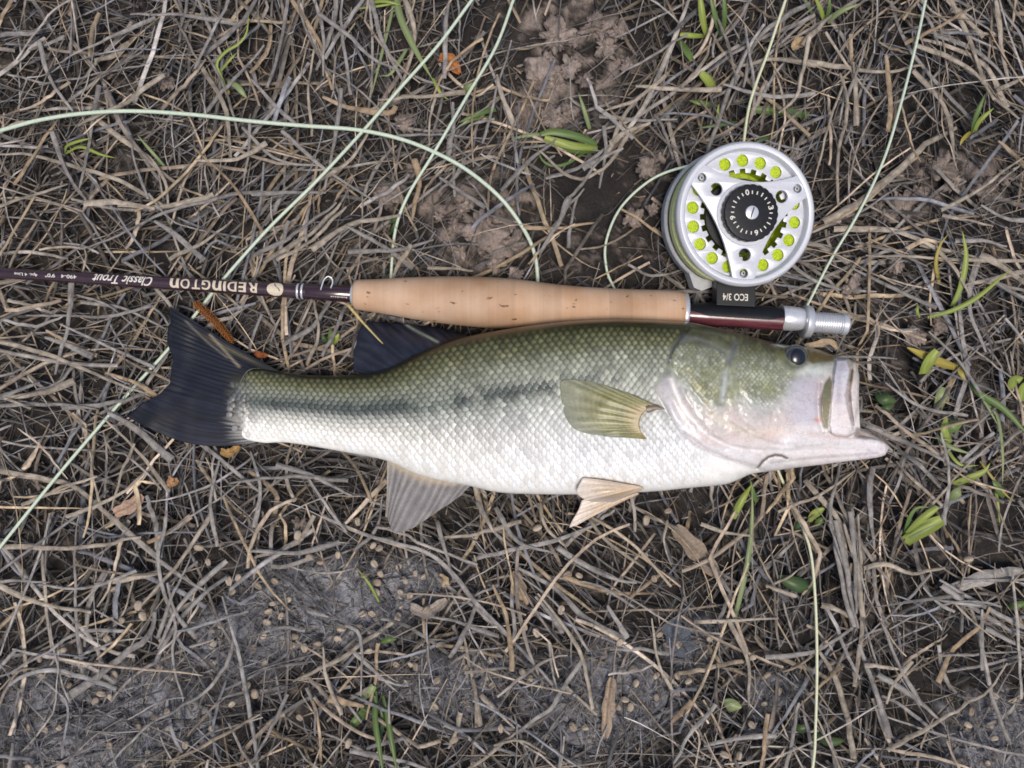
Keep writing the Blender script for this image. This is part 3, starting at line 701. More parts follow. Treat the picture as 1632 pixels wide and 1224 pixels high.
th = np.linspace(-1, 1, nv); tv = np.sin(th * math.pi / 2) * .55 + th * .45
PX = T[:, None, 0] * (1 - tv)[None] / 2 + B[:, None, 0] * (1 + tv)[None] / 2
PY = T[:, None, 1] * (1 - tv)[None] / 2 + B[:, None, 1] * (1 + tv)[None] / 2
pr = prof(tv)[None]
rel = head_relief(PX, PY) * smooth(1040, 1075, PX) * smooth(0, .35, pr)
body_n = (fbm(PX / 60, PY / 60, 3) - .5) * 1.0 * smooth(0, .4, pr)
ZT = Zs[:, None] + Hs[:, None] * pr + rel + body_n
top_v = PA(PX, PY, ZT)
SS = np.broadcast_to((tv + 1)[None] / 2, PX.shape)
bc = body_colour(PX, PY, SS)
hc = head_colour(PX, PY, SS, bc)
hm = smooth(-4, 3, sdist(PX, PY, HEADPOLY))
bcol = mixc(bc, hc, hm)
nose = smooth(-7, 1, sdist(PX, PY, HEADPOLY)) * (1 - hm)
bcol = bcol * (1 - .15 * (nose * smooth(.9, .7, SS))[..., None])
# lower side, out of the photograph's sight: flatter, resting on the grass
nvb = 24
tb = np.linspace(-1, 1, nvb)[1:-1]
bx = T[:, None, 0] * (1 - tb)[None] / 2 + B[:, None, 0] * (1 + tb)[None] / 2
by = T[:, None, 1] * (1 - tb)[None] / 2 + B[:, None, 1] * (1 + tb)[None] / 2
low = np.minimum(Hs * .95, Zs - 6.0)
kk = (CAM_H - Zs[:, None]) / F_PX / 1000
zb = Zs[:, None] - low[:, None] * np.clip(1 - np.abs(tb) ** 1.7, 0, 1)[None]
bot_v = np.stack([(bx - 816) * kk, -(by - 612) * kk, zb / 1000], -1)
bcolb = lerp3([(0, (.04, .04, .015)), (.2, (.2, .24, .15)), (.5, (.4, .43, .38)), (1, (.82, .80, .74))], np.broadcast_to((tb + 1)[None] / 2, bx.shape))
ring = np.concatenate([top_v, bot_v[:, ::-1]], 1); rcol = np.concatenate([bcol, bcolb[:, ::-1]], 1)
nr = ring.shape[1]
F = [tuple(f) for f in grid_faces(nu, nr, wrap_v=True)]
F.append(tuple(range(nr))); F.append(tuple((nu - 1) * nr + i for i in range(nr))[::-1])
m_skin = attr_mat('fish_skin', rough=0.32, spec=0.5, noise=0.10, scale=900, bump=0.15, bump_scale=1400, coat=0.4, sss=0.12, coat_rough=.18)
body = mesh_obj('body', ring.reshape(-1, 3), F, m_skin, fish, cols=rcol.reshape(-1, 3))

# scales: overlapping plates, free edge towards the tail
def surf(px, py):
    t = np.clip(2 * (py - f_top(px)) / (f_bot(px) - f_top(px)) - 1, -.999, .999)
    return z_body(px) + h_body(px) * prof(t) + (fbm(px / 60, py / 60, 3) - .5) * smooth(0, .4, prof(t)), t
def surf_i(px, py):
    t = np.clip(2 * (py - f_top(px)) / (f_bot(px) - f_top(px)) - 1, -.999, .999)
    iu = np.clip(np.interp(px, xs_body, np.arange(len(xs_body))), 0, len(xs_body) - 1.001); iv = np.clip(np.interp(t, tv, np.arange(nv)), 0, nv - 1.001)
    a = iu.astype(int); b_ = iv.astype(int); fa_ = iu - a; fb2 = iv - b_
    z = ZT[a, b_] * (1 - fa_) * (1 - fb2) + ZT[a + 1, b_] * fa_ * (1 - fb2) + ZT[a, b_ + 1] * (1 - fa_) * fb2 + ZT[a + 1, b_ + 1] * fa_ * fb2
    return np.where(px < 394, np.maximum(z, 20.5 - 3.0 * t ** 2), z)
sc_c = []
x = 366.0; col_i = 0
while x < 1120:
    dxs = np.interp(x, [386, 450, 600, 800, 950, 1100], [8.6, 9.8, 11.2, 12.2, 11.6, 9.6]) * .5
    pit = np.interp(x, [386, 450, 600, 800, 950, 1100], [11.0, 12.6, 14.2, 15.4, 15.4, 13.0])
    ym = np.interp(x, [380, 450, 560, 640, 699, 810, 893, 1000, 1120], [640, 644, 651, 648, 643, 629, 617, 605, 600])
    t0, b0 = f_top(x), f_bot(x)
    k0 = -40 + (col_i % 2) * .5
    for k in np.arange(k0, 40):
        y = ym + k * pit
        if t0 + 7 < y < b0 - 9: sc_c.append((x + rng.normal(0, .35), y + rng.normal(0, .4), dxs * 2, pit))
    x += dxs; col_i += 1
sc_c = np.array(sc_c)
g = sdist(sc_c[:, 0], sc_c[:, 1], HEADPOLY)
sc_c = sc_c[g < -4]
sc_c = sc_c[rng.random(len(sc_c)) < np.interp(sc_c[:, 0], [366, 380, 398], [.15, .6, 1])]
# small scales on the cheek and the gill plate
hs_ = []
yy = 540.0; row = 0
while yy < 665:
    for xx in np.arange(1066 + (row % 2) * 3.6, 1270, 7.2):
        hs_.append((xx + rng.normal(0, .7), yy + rng.normal(0, .7), 8.0, 9.0))
    yy += 4.3; row += 1
hs_ = np.array(hs_)
hk = np.maximum(sdist(hs_[:, 0], hs_[:, 1], CHEEK), sdist(hs_[:, 0], hs_[:, 1], OPER)) > 3.5
hk &= np.hypot(hs_[:, 0] - EYE[0], hs_[:, 1] - EYE[1]) > 29
n_body = len(sc_c)
sc_c = np.vstack([sc_c, hs_[hk & (rng.random(len(hs_)) < .9)]])
# rows shrink towards the gill opening and the fins
cx, cy, cw, cp = sc_c.T
ang = np.linspace(0, 2 * math.pi, 9)[:-1] + math.pi / 8
ux = np.r_[0, np.cos(ang) * .58, np.sign(np.cos(ang)) * np.abs(np.cos(ang)) ** .8]
uy = np.r_[0, np.sin(ang) * .58, np.sign(np.sin(ang)) * np.abs(np.sin(ang)) ** .8]
s_c_ = (cy - f_top(cx)) / (f_bot(cx) - f_top(cx)); is_head = np.arange(len(cx)) >= n_body
tall = smooth(.48, .66, s_c_) * smooth(560, 760, cx) * ~is_head
sx = cx[:, None] + ux[None] * (cw * (.60 - .08 * tall))[:, None]; sy = cy[:, None] + uy[None] * (cp * (.50 + .14 * tall))[:, None]
zs = surf_i(sx, sy)
r = np.hypot(ux, uy)
lift = .10 + .30 * (1 - r[None] ** 2) - .36 * ux[None] * r[None] - .12 * r[None]
lift = lift * smooth(0, .22, np.minimum(s_c_, 1 - s_c_))[:, None] * np.interp(cx, [386, 470, 700, 1000, 1110], [.5, .8, 1, 1, .7])[:, None] * np.where(is_head, .5, 1)[:, None]
e = .6
zx = surf_i(sx + e, sy); zy = surf_i(sx, sy + e)
pm = (CAM_H - zs) / F_PX
nx = -(zx - zs) / (e * pm); ny = (zy - zs) / (e * pm); nl = np.sqrt(nx ** 2 + ny ** 2 + 1)
base_v = PA(sx, sy, zs)
sv = base_v + np.stack([nx / nl, ny / nl, 1 / nl], -1) * (lift / 1000)[..., None]
s_c = (2 * (cy - f_top(cx)) / (f_bot(cx) - f_top(cx)) - 1 + 1) / 2
cc = np.where(is_head[:, None], head_colour(cx, cy, s_c, np.zeros((len(cx), 3))), body_colour(cx, cy, s_c))
navy = smooth(412, 372, cx + 24 * (fbm(cx / 12, cy / 12, 2) - .5)); cc = cc * (1 - .85 * navy[:, None]) + np.array([.03, .035, .05]) * .85 * navy[:, None]
per = rng.uniform(.86, 1.14, len(cx))
up_m = smooth(.56, .34, s_c)
dotm = np.clip(smooth(.30, .06, s_c), 0, 1)
per = np.where(cx > 640, rng.uniform(.74, 1.22, len(cx)), per)
clump = np.exp(.40 * (fbm(cx / 16 + 70, cy / 30, 3) - .5) * 2)
per = per * np.where((cx > 700), clump, 1)
dotm = dotm * smooth(.015, .09, s_c)
up_m = np.where(is_head, 0, up_m); dotm = np.where(is_head, 0, dotm)
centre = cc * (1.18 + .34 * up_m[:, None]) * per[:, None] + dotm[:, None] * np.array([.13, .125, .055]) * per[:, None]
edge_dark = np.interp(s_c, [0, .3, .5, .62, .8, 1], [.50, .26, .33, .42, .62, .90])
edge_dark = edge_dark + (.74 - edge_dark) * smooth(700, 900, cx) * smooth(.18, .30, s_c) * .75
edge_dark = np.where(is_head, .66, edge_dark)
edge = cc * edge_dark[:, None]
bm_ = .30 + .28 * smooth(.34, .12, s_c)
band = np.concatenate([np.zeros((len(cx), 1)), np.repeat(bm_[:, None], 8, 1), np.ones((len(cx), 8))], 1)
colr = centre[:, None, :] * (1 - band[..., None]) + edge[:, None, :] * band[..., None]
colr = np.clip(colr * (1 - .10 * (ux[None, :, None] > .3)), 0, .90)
sf = []
for i in range(8):
    j = (i + 1) % 8
    sf.append((0, 1 + i, 1 + j)); 
sf = np.array(sf)
sq = np.array([(1 + i, 9 + i, 9 + (i + 1) % 8, 1 + (i + 1) % 8) for i in range(8)])
base = (np.arange(len(cx)) * 17)[:, None, None]
tri = (sf[None] + base).reshape(-1, 3); quad = (sq[None] + base).reshape(-1, 4)
m_scale = attr_mat('fish_scale', rough=0.40, spec=0.45, noise=0.14, scale=1600, coat=0.18, coat_rough=.25)
scales = mesh_obj('scales', sv.reshape(-1, 3), [tuple(t) for t in tri] + [tuple(q) for q in quad], m_scale, fish, cols=colr.reshape(-1, 3))
scales['kind'] = 'stuff'

# fins: thin folded sheets with rays
m_fin = attr_mat('fin_membrane', rough=0.38, spec=0.4, noise=0.18, scale=800, coat=0.2)
def fin(name, base_pts, tip_pts, zb, zt, rays, colf, nu=70, nv=34, amp=.28, bulge0=0., bulge1=0., thick=.5, label=None, arch=0., slant=1.):
    b = resample(base_pts, nu); t0_ = resample(tip_pts, 400); t = t0_[(np.linspace(0, 1, nu) ** slant * 399).astype(int)]
    s = np.linspace(0, 1, nu)[:, None]; r = np.linspace(0, 1, nv)[None]
    px = b[:, :1] * (1 - r) + t[:, :1] * r; py = b[:, 1:] * (1 - r) + t[:, 1:] * r
    py = py + np.sin(np.pi * r) * (bulge0 * (1 - s) ** 5 + bulge1 * s ** 5)
    # ragged tip
    px = px + (r ** 6) * (vnoise(s * rays * .9, s * 0 + 3.3) - .5) * 5; py = py + (r ** 6) * (vnoise(s * rays * .9, s * 0 + 8.3) - .5) * 5
    zb_ = np.interp(s, np.linspace(0, 1, len(zb)), zb); zt_ = np.interp(s, np.linspace(0, 1, len(zt)), zt)
    wave = np.abs(((s * rays + .9 * (fbm(s * 5 + rays, r * 1.5, 2) - .5)) % 1.0) - .5) * 2 * (.55 + .9 * (fbm(s * rays * .7 + 3, r * 2.5, 2) - .15))
    wave = np.clip(wave, 0, 1.2)
    z = zb_ * (1 - r) + zt_ * r + amp * (wave - .5) * smooth(0, .25, r) + arch * np.sin(np.pi * r) + (fbm(px / 40, py / 40, 2) - .5) * 2.0 * r
    c = colf(s + 0 * r, r + 0 * s, wave + 0 * r, px, py)
    v1 = PA(px, py, z).reshape(-1, 3); v2 = PA(px, py, z - thick).reshape(-1, 3)
    n = nu * nv
    f1 = grid_faces(nu, nv); f2 = f1[:, ::-1] + n
    rim = [i * nv for i in range(nu)] + [(nu - 1) * nv + j for j in range(1, nv)] + [i * nv + nv - 1 for i in range(nu - 2, -1, -1)] + [j for j in range(nv - 2, 0, -1)]
    f3 = np.array([(rim[k], rim[(k + 1) % len(rim)], rim[(k + 1) % len(rim)] + n, rim[k] + n) for k in range(len(rim))])
    o = mesh_obj(name, np.vstack([v1, v2]), np.vstack([f1, f2, f3]), m_fin, fish, cols=np.vstack([c.reshape(-1, 3)] * 2))
    if label: o['label'] = label
    return o

def tail_col(s, r, w, px, py):
    n = fbm(px / 18, py / 18, 3) - .5
    st = fbm(s * 60 + 5, r * 2.2 + 3, 4)
    k = .45 + .35 * w * smooth(.9, .2, r) + .9 * smooth(.35, .8, st)
    c = np.array([.0070, .0080, .0155]) * (k * (1 + .7 * n))[..., None]
    sb = np.clip((py - f_top(np.maximum(px, 380))) / (f_bot(np.maximum(px, 380)) - f_top(np.maximum(px, 380))), 0, 1)
    skin = body_colour(np.maximum(px, 380), py, sb)
    root = smooth(.20, .0, r + .30 * (st - .5) + .10 * (w - .5))
    c = mixc(c, skin * .32, root)
    olive = np.exp(-((s - .085) / .035) ** 2) * smooth(.9, .35, r) * smooth(.05, .25, r)
    c = mixc(c, np.broadcast_to(np.array([.10, .085, .045]), c.shape), olive * .9)
    tear = np.exp(-(seg_dist(px, py, [(335, 534), (352, 552), (372, 575), (381, 584)]) / 2.2) ** 2)
    c = mixc(c, np.broadcast_to(np.array([.24, .20, .14]), c.shape), tear * .85)
    edge = np.exp(-(seg_dist(px, py, [(296, 512), (330, 545), (362, 570)]) / 1.5) ** 2)
    c = mixc(c, np.broadcast_to(np.array([.15, .135, .11]), c.shape), edge * .8)
    return mixc(c, np.broadcast_to(np.array([.008, .008, .008]), c.shape), .8 * np.exp(-(np.hypot((px - 262) / 40, (py - 668) / 9)) ** 2))
fin('tail_fin', [(446, 592), (404, 588), (386, 606), (380, 632), (384, 665), (393, 688), (412, 704)], [(273, 486), (270, 516), (267, 544), (273, 567), (270, 609), (250, 629), (222, 646), (200, 663)],
    [19, 18.5, 19.5, 20, 19.5, 18, 16], [14.5, 15, 15, 15, 15.5, 14.5, 13.5], 26, tail_col, nu=150, nv=60, amp=.35, bulge1=24, bulge0=4, label='dark blue-black forked tail fin with a torn upper edge')
def dorsal_col(s, r, w, px, py):
    n = fbm(px / 15, py / 15, 3) - .5; w = smooth(.3, .8, fbm(s * 24, r * 2, 3)) * .7 + .3 * w
    c = np.stack(np.broadcast_arrays(.008 + .013 * w, .009 + .015 * w, .015 + .025 * w), -1) * (1 + .8 * n[..., None])
    ray = np.exp(-(seg_dist(px, py, [(648, 518), (672, 532), (698, 545)]) / 2.2) ** 2)
    return mixc(c, np.broadcast_to(np.array([.24, .28, .22]), c.shape), ray * .8)
fin('dorsal_fin', [(752, 540), (700, 556), (660, 573), (621, 592), (600, 600)], [(735, 528), (690, 520), (640, 517), (600, 514), (576, 519), (566, 543), (563, 592)],
    [28, 26, 24, 22, 21], [16, 12, 10.5, 11, 13, 14, 16], 14, dorsal_col, nu=110, amp=.5, label='dark blue soft dorsal fin folded flat beside the cork grip')
def anal_col(s, r, w, px, py):
    n = fbm(px / 15, py / 15, 3) - .5
    c = np.stack(np.broadcast_arrays(.16 + .13 * w, .148 + .115 * w, .145 + .10 * w), -1) * (1 + .5 * n[..., None])
    c = mixc(c, np.broadcast_to(np.array([.62, .50, .32]), c.shape), smooth(.22, .0, r) * .7)
    return mixc(c, np.broadcast_to(np.array([.36, .33, .28]), c.shape), smooth(.12, 0, s) * .6)
fin('anal_fin', [(617, 728), (660, 748), (705, 762), (754, 771)], [(616, 822), (622, 840), (636, 850), (669, 836), (706, 809), (735, 787)], [19, 21, 23, 25], [12, 11.5, 11.5, 12, 14, 19], 11, anal_col, nu=120, nv=30, amp=.8, slant=1.9)
def on_body(pts, lift): return [float(surf(np.array([float(a)]), np.array([float(b)]))[0][0]) + lift for a, b in pts]
def pelv_col(s, r, w, px, py):
    n = fbm(px / 15, py / 15, 3) - .5
    c = np.stack(np.broadcast_arrays(.50 + .14 * w, .39 + .13 * w, .29 + .12 * w), -1) * (1 + .35 * n[..., None])
    c = mixc(c, np.broadcast_to(np.array([.70, .50, .30]), c.shape), .6 * np.exp(-((s - .45) / .2) ** 2) * smooth(.9, .4, r))
    return np.clip(mixc(c, np.broadcast_to(np.array([.82, .76, .70]), c.shape), smooth(.55, 1, r) * .4), 0, .88)
fin('pelvic_fin', [(1020, 775), (1027, 779)], [(931, 760), (921, 772), (919, 786), (940, 799), (977, 800), (1007, 789)], on_body([(1020, 772), (1022, 775)], .8), on_body([(931, 760), (923, 768), (921, 778)], 1.6) + [25, 23, 24], 9, pelv_col, nu=80, amp=.6, arch=2.5)
fin('pelvic_fin', [(1012, 784), (1019, 787)], [(930, 795), (907, 836), (912, 838), (924, 834), (957, 817), (992, 800)], [17, 15], [14, 12.5, 12, 12, 12, 13], 8, pelv_col, nu=70, amp=.4, arch=0)
def pect_col(s, r, w, px, py):
    n = fbm(px / 12, py / 12, 3) - .5
    cross = np.clip(np.abs(((r * 15 + n * .6) % 1) - .5) * 2, 0, 1)
    c = np.stack(np.broadcast_arrays(.155 + .14 * w, .150 + .13 * w, .050 + .065 * w), -1) * (1 + .55 * n[..., None]) * (.82 + .28 * cross)[..., None]
    skin = np.broadcast_to(np.array([.27, .28, .23]), c.shape)
    c = mixc(c, skin, smooth(.40, 1.0, r + .35 * n) * (.55 + .35 * smooth(.2, .9, s)))
    c = mixc(c, np.broadcast_to(np.array([.26, .17, .045]), c.shape), smooth(.28, .05, r) * .8)
    top = np.broadcast_to(np.array([.06, .06, .035]), c.shape)
    return mixc(c, top, smooth(.07, .0, s) * .75)
pb = [(1050, 648), (1034, 652), (1023, 662), (1019, 675), (1022, 688), (1031, 700)]
pt = [(1000, 624), (960, 611), (930, 606), (897, 607), (894, 625), (897, 645), (903, 668), (921, 686), (963, 695), (1010, 699)]
fin('pectoral_fin', pb, pt, on_body(pb, 1.6), on_body(pt, .75), 13, pect_col, nu=120, nv=60, amp=.3, thick=.35, arch=1.2, label='olive yellow pectoral fin lying flat on the flank')
# fleshy dark root of the pectoral fin
q = resample([(1060, 652), (1044, 649), (1030, 652)], 10)
zz = surf(q[:, 0], q[:, 1])[0] + 1.6
v, f = ribbon(PA(q[:, 0], q[:, 1], zz), np.array([.2, .8, 1.4, 2.0, 2.6, 3.2, 3.8, 4.2, 4.2, 3.6]) / 1000, fold=.2)
mesh_obj('fin_root', v, f, m_fin, fish, cols=np.tile(np.array([.12, .085, .06]), (len(v), 1)))

# eye
def near_z(px, py):
    d = (PX - px) ** 2 + (PY - py) ** 2
    return float(ZT.ravel()[d.argmin()])
m_eye = attr_mat('eye_iris', rough=0.12, spec=0.6, noise=0.3, scale=900, coat=0.8, coat_rough=.05)
m_pupil = plain_mat('eye_pupil', (.006, .008, .016), rough=0.2, noise=.1, coat=.35, rough_var=.03)
ez = near_z(*EYE)
def dome(cx, cy, rx, ry, z0, h, rings=10, seg=32, rot=0.0):
    v = []; rr = []
    for i in range(rings + 1):
        a = i / rings * math.pi / 2
        for k in range(seg):
            b = 2 * math.pi * k / seg
            x, y = rx * math.cos(a) * math.cos(b), ry * math.cos(a) * math.sin(b)
            x, y = x * math.cos(rot) - y * math.sin(rot), x * math.sin(rot) + y * math.cos(rot)
            v.append(P(cx + x, cy + y, z0 + h * math.sin(a))); rr.append(math.cos(a))
    return np.array(v), grid_faces(rings + 1, seg, wrap_v=True)[:, ::-1], np.array(rr)
v, f, rr = dome(EYE[0], EYE[1], 20.5, 19.5, ez - .6, 3.6)
ec = lerp3([(0, (.02, .022, .03)), (.70, (.03, .032, .04)), (.80, (.10, .10, .085)), (.9, (.045, .050, .052)), (1, (.10, .11, .10))], rr)
eye = mesh_obj('eye', v, f, m_eye, fish, cols=ec)
v, f, rr = dome(EYE[0] + 2.5, EYE[1] + .5, 13.5, 14.5, ez + 1.55, 1.9)
mesh_obj('pupil', v, f, m_pupil, eye)

# ------------------------------------------------------------------ the fly rod
MMPX = (CAM_H - ROD_Z) / F_PX            # mm per pixel at the rod's height
rod = empty('fly_rod', P(820, rod_y(820), 3))
tag(rod, 'dark maroon fly rod with cork grip lying along the back of the fish', 'fishing rod')
A0 = np.array(P(0, rod_y(0), ROD_Z)); A1 = np.array(P(1000, rod_y(1000), ROD_Z))
AX = (A1 - A0) / np.linalg.norm(A1 - A0)                 # towards the butt
PXLEN = np.linalg.norm(A1 - A0) / 1000
UPV = np.array([0, 0, 1.0]); SIDE = np.cross(UPV, AX)    # SIDE points to the top of the picture
def axp(s): return A0 + AX * PXLEN * np.asarray(s, float)[..., None]
def rod_lathe(name, prof_pts, mat, parent=None, seg=40, caps=True, shift=(0, 0)):
    """profile: (pixel along the rod, radius in pixels)"""
    s = np.array([p[0] for p in prof_pts], float); r = np.array([p[1] for p in prof_pts], float) * MMPX / 1000
    a = np.linspace(0, 2 * math.pi, seg, endpoint=False)
    c = axp(s) + SIDE * shift[0] / 1000 + UPV * shift[1] / 1000
    v = c[:, None, :] + r[:, None, None] * (np.cos(a)[None, :, None] * SIDE + np.sin(a)[None, :, None] * UPV)
    f = [tuple(x) for x in grid_faces(len(s), seg, wrap_v=True)]
    if caps:
        f.append(tuple(range(seg))); f.append(tuple((len(s) - 1) * seg + i for i in range(seg))[::-1])
    o = mesh_obj(name, v.reshape(-1, 3), f, mat, parent or rod)
    return o
def sharp(o, ang=35):
    me = o.data
    bm = bmesh.new(); bm.from_mesh(me)
    bmesh.ops.recalc_face_normals(bm, faces=bm.faces)
    for e in bm.edges:
        if len(e.link_faces) == 2 and e.calc_face_angle(0) > math.radians(ang): e.smooth = False
    bm.to_mesh(me); bm.free()
    return o
m_blank = plain_mat('maroon_lacquer', (.030, .008, .012), rough=.17, spec=.6, noise=.25, coat=.9, rough_var=.05)
m_silver = plain_mat('satin_silver', (.58, .59, .62), rough=.36, metal=.45, noise=.04, scale=300, rough_var=.04)
m_bright = plain_mat('bright_silver', (.70, .71, .74), rough=.28, metal=.45, noise=.04, scale=300, rough_var=.04)
m_seat = plain_mat('maroon_seat_wood', (.125, .035, .045), rough=.25, spec=.55, noise=.35, scale=220, coat=.8, stretch=(.2, 2, 2))
m_black = plain_mat('black_anodised', (.009, .010, .013), rough=.42, spec=.28, noise=.2)
m_print = plain_mat('printed_white', (.72, .68, .60), rough=.5, noise=.08, scale=1500)
m_gold = plain_mat('printed_gold', (.62, .53, .40), rough=.45, noise=.12, scale=1500)

blank_r = lambda x: 8.2 + (x / 560.0) * 4.6
bl = [(-760, 2.2)] + [(x, max(2.3, blank_r(x))) for x in range(-740, 571, 24)] + [(572, 12.9)]
sharp(rod_lathe('blank', bl, m_blank, seg=32))
def band(name, x0, x1, extra, mat):
    r = lambda x: blank_r(x) + extra
    return sharp(rod_lathe(name, [(x0, blank_r(x0) - 1), (x0, r(x0) - .3), (x0 + .6, r(x0)), (x1 - .6, r(x1)), (x1, r(x1) - .3), (x1, blank_r(x1) - 1)], mat, caps=False))
band('winding_band', 474.5, 477.5, .45, m_bright)
band('winding_band', 481.5, 484.5, .45, m_bright)
band('thread_wrap', 489, 566, .5, m_blank)
# small wire hook keeper standing out of the wrap
kp = [(511, 462), (514, 452), (517, 445), (523, 440.5), (529, 444), (530, 451), (527, 459)]
q = resample(kp, 26); hz_ = 18 + 5.5 + 3.0 * np.sin(np.linspace(0, math.pi, 26))
v, f = tube(PA(q[:, 0], q[:, 1], hz_), .00042, 8)
mesh_obj('hook_keeper', v, f, m_bright, rod)

# cork grip, ring by ring
cork_prof = [(563.5, 12), (564.5, 20), (567, 22.5), (574, 24.2), (600, 26.6), (640, 31.2), (680, 35.2), (720, 38.2), (760, 39.9), (790, 40.3), (820, 39.6), (850, 38.0), (880, 36.0), (910, 34.6), (950, 34.2), (1000, 35.0), (1040, 36.2), (1070, 37.0), (1082, 36.6), (1088, 34.5)]
cp = resample(cork_prof, 150)
m, nt, b = new_mat('cork')
tc = node(nt, 'ShaderNodeTexCoord')
nA = node(nt, 'ShaderNodeTexNoise'); nA.inputs['Scale'].default_value = 42; nA.inputs['Detail'].default_value = 8; nt.links.new(tc.outputs['Object'], nA.inputs['Vector'])
rA = node(nt, 'ShaderNodeValToRGB'); rA.color_ramp.elements[0].color = (.47, .275, .155, 1); rA.color_ramp.elements[1].color = (.60, .415, .285, 1); rA.color_ramp.elements[0].position = .3; rA.color_ramp.elements[1].position = .68
nt.links.new(nA.outputs['Fac'], rA.inputs['Fac'])
# each ring of cork has its own tone
sx_ = node(nt, 'ShaderNodeSeparateXYZ'); nt.links.new(tc.outputs['Object'], sx_.inputs[0])
mu = node(nt, 'ShaderNodeMath', operation='MULTIPLY'); mu.inputs[1].default_value = 78.0; nt.links.new(sx_.outputs['X'], mu.inputs[0])
fl = node(nt, 'ShaderNodeMath', operation='FLOOR'); nt.links.new(mu.outputs[0], fl.inputs[0])
wnz = node(nt, 'ShaderNodeTexWhiteNoise', noise_dimensions='1D'); nt.links.new(fl.outputs[0], wnz.inputs['W'])
tone = node(nt, 'ShaderNodeMapRange'); tone.inputs['To Min'].default_value = .88; tone.inputs['To Max'].default_value = 1.08; nt.links.new(wnz.outputs['Value'], tone.inputs['Value'])
sc1 = node(nt, 'ShaderNodeVectorMath', operation='SCALE'); nt.links.new(rA.outputs[0], sc1.inputs[0]); nt.links.new(tone.outputs[0], sc1.inputs['Scale'])
# fine turning lines round the grip
mpL = node(nt, 'ShaderNodeMapping'); mpL.inputs['Scale'].default_value = (900, 12, 12); nt.links.new(tc.outputs['Object'], mpL.inputs['Vector'])
nL = node(nt, 'ShaderNodeTexNoise'); nL.inputs['Scale'].default_value = 1.0; nL.inputs['Detail'].default_value = 3; nt.links.new(mpL.outputs[0], nL.inputs['Vector'])
rL = node(nt, 'ShaderNodeMapRange'); rL.inputs['From Min'].default_value = .3; rL.inputs['From Max'].default_value = .7; rL.inputs['To Min'].default_value = .94; rL.inputs['To Max'].default_value = 1.03; nt.links.new(nL.outputs['Fac'], rL.inputs['Value'])
sc2 = node(nt, 'ShaderNodeVectorMath', operation='SCALE'); nt.links.new(sc1.outputs[0], sc2.inputs[0]); nt.links.new(rL.outputs[0], sc2.inputs['Scale'])
# pores
mpP = node(nt, 'ShaderNodeMapping'); mpP.inputs['Scale'].default_value = (170, 330, 330); nt.links.new(tc.outputs['Object'], mpP.inputs['Vector'])
nP = node(nt, 'ShaderNodeTexNoise'); nP.inputs['Scale'].default_value = 1.0; nP.inputs['Detail'].default_value = 2; nt.links.new(mpP.outputs[0], nP.inputs['Vector'])
rP = node(nt, 'ShaderNodeMapRange'); rP.inputs['From Min'].default_value = .675; rP.inputs['From Max'].default_value = .75; nt.links.new(nP.outputs['Fac'], rP.inputs['Value'])
mxp = node(nt, 'ShaderNodeMix', data_type='RGBA'); mxp.inputs['B'].default_value = (.16, .075, .035, 1)
nt.links.new(rP.outputs[0], mxp.inputs['Factor']); nt.links.new(sc2.outputs[0], mxp.inputs['A'])
nt.links.new(mxp.outputs['Result'], b.inputs['Base Color'])
bpn = node(nt, 'ShaderNodeBump'); bpn.inputs['Strength'].default_value = .5; bpn.inputs['Distance'].default_value = .0005; bpn.invert = True
nt.links.new(rP.outputs[0], bpn.inputs['Height']); nt.links.new(bpn.outputs[0], b.inputs['Normal'])
b.inputs['Roughness'].default_value = .62; b.inputs['Specular IOR Level'].default_value = .3
m_cork = m
rod_lathe('cork_grip', [tuple(x) for x in cp], m_cork, seg=64)
sharp(rod_lathe('winding_check', [(560.5, 12.9), (560.5, 15), (561.5, 16.2), (564, 17.5), (565.5, 20.5), (565.8, 12.9)], m_bright, caps=False))
sharp(rod_lathe('butt_ring', [(1085, 20), (1086, 35.2), (1089, 35.6), (1092, 34.6), (1093.5, 31), (1093.5, 15)], m_silver, caps=False, seg=64))
sharp(rod_lathe('reel_seat', [(1092, 16.6)] + [(1093, 16.8), (1130, 16.6), (1180, 16.2), (1235, 16.4), (1247, 16.4), (1248, 15)], m_seat))
# sliding hood with the pocket that takes the reel's foot, lock ring, threaded barrel
sharp(rod_lathe('hood', [(1244.5, 16.8), (1244.5, 19.2), (1246, 20.0), (1258, 19.8), (1270, 18.8), (1279, 17.2), (1280, 14)], m_bright, shift=(1.4, 0)))
sharp(rod_lathe('lock_ring', [(1279, 16), (1279, 25), (1280.5, 26.4), (1288.5, 26.6), (1290.5, 25.4), (1291, 16.4)], m_silver))
thr = [(1288, 14.6)]
x = 1291.0
while x < 1335:
    thr += [(x, 16.9), (x + 1.6, 17.0), (x + 2.2, 15.9), (x + 3.2, 15.9)]; x += 3.8
thr += [(1336, 17.2), (1337.5, 15.9), (1339, 15.9), (1340, 17.6), (1347, 17.6), (1349, 16.4), (1349.5, 10)]
sharp(rod_lathe('threaded_barrel', thr, m_silver, seg=48), 25)

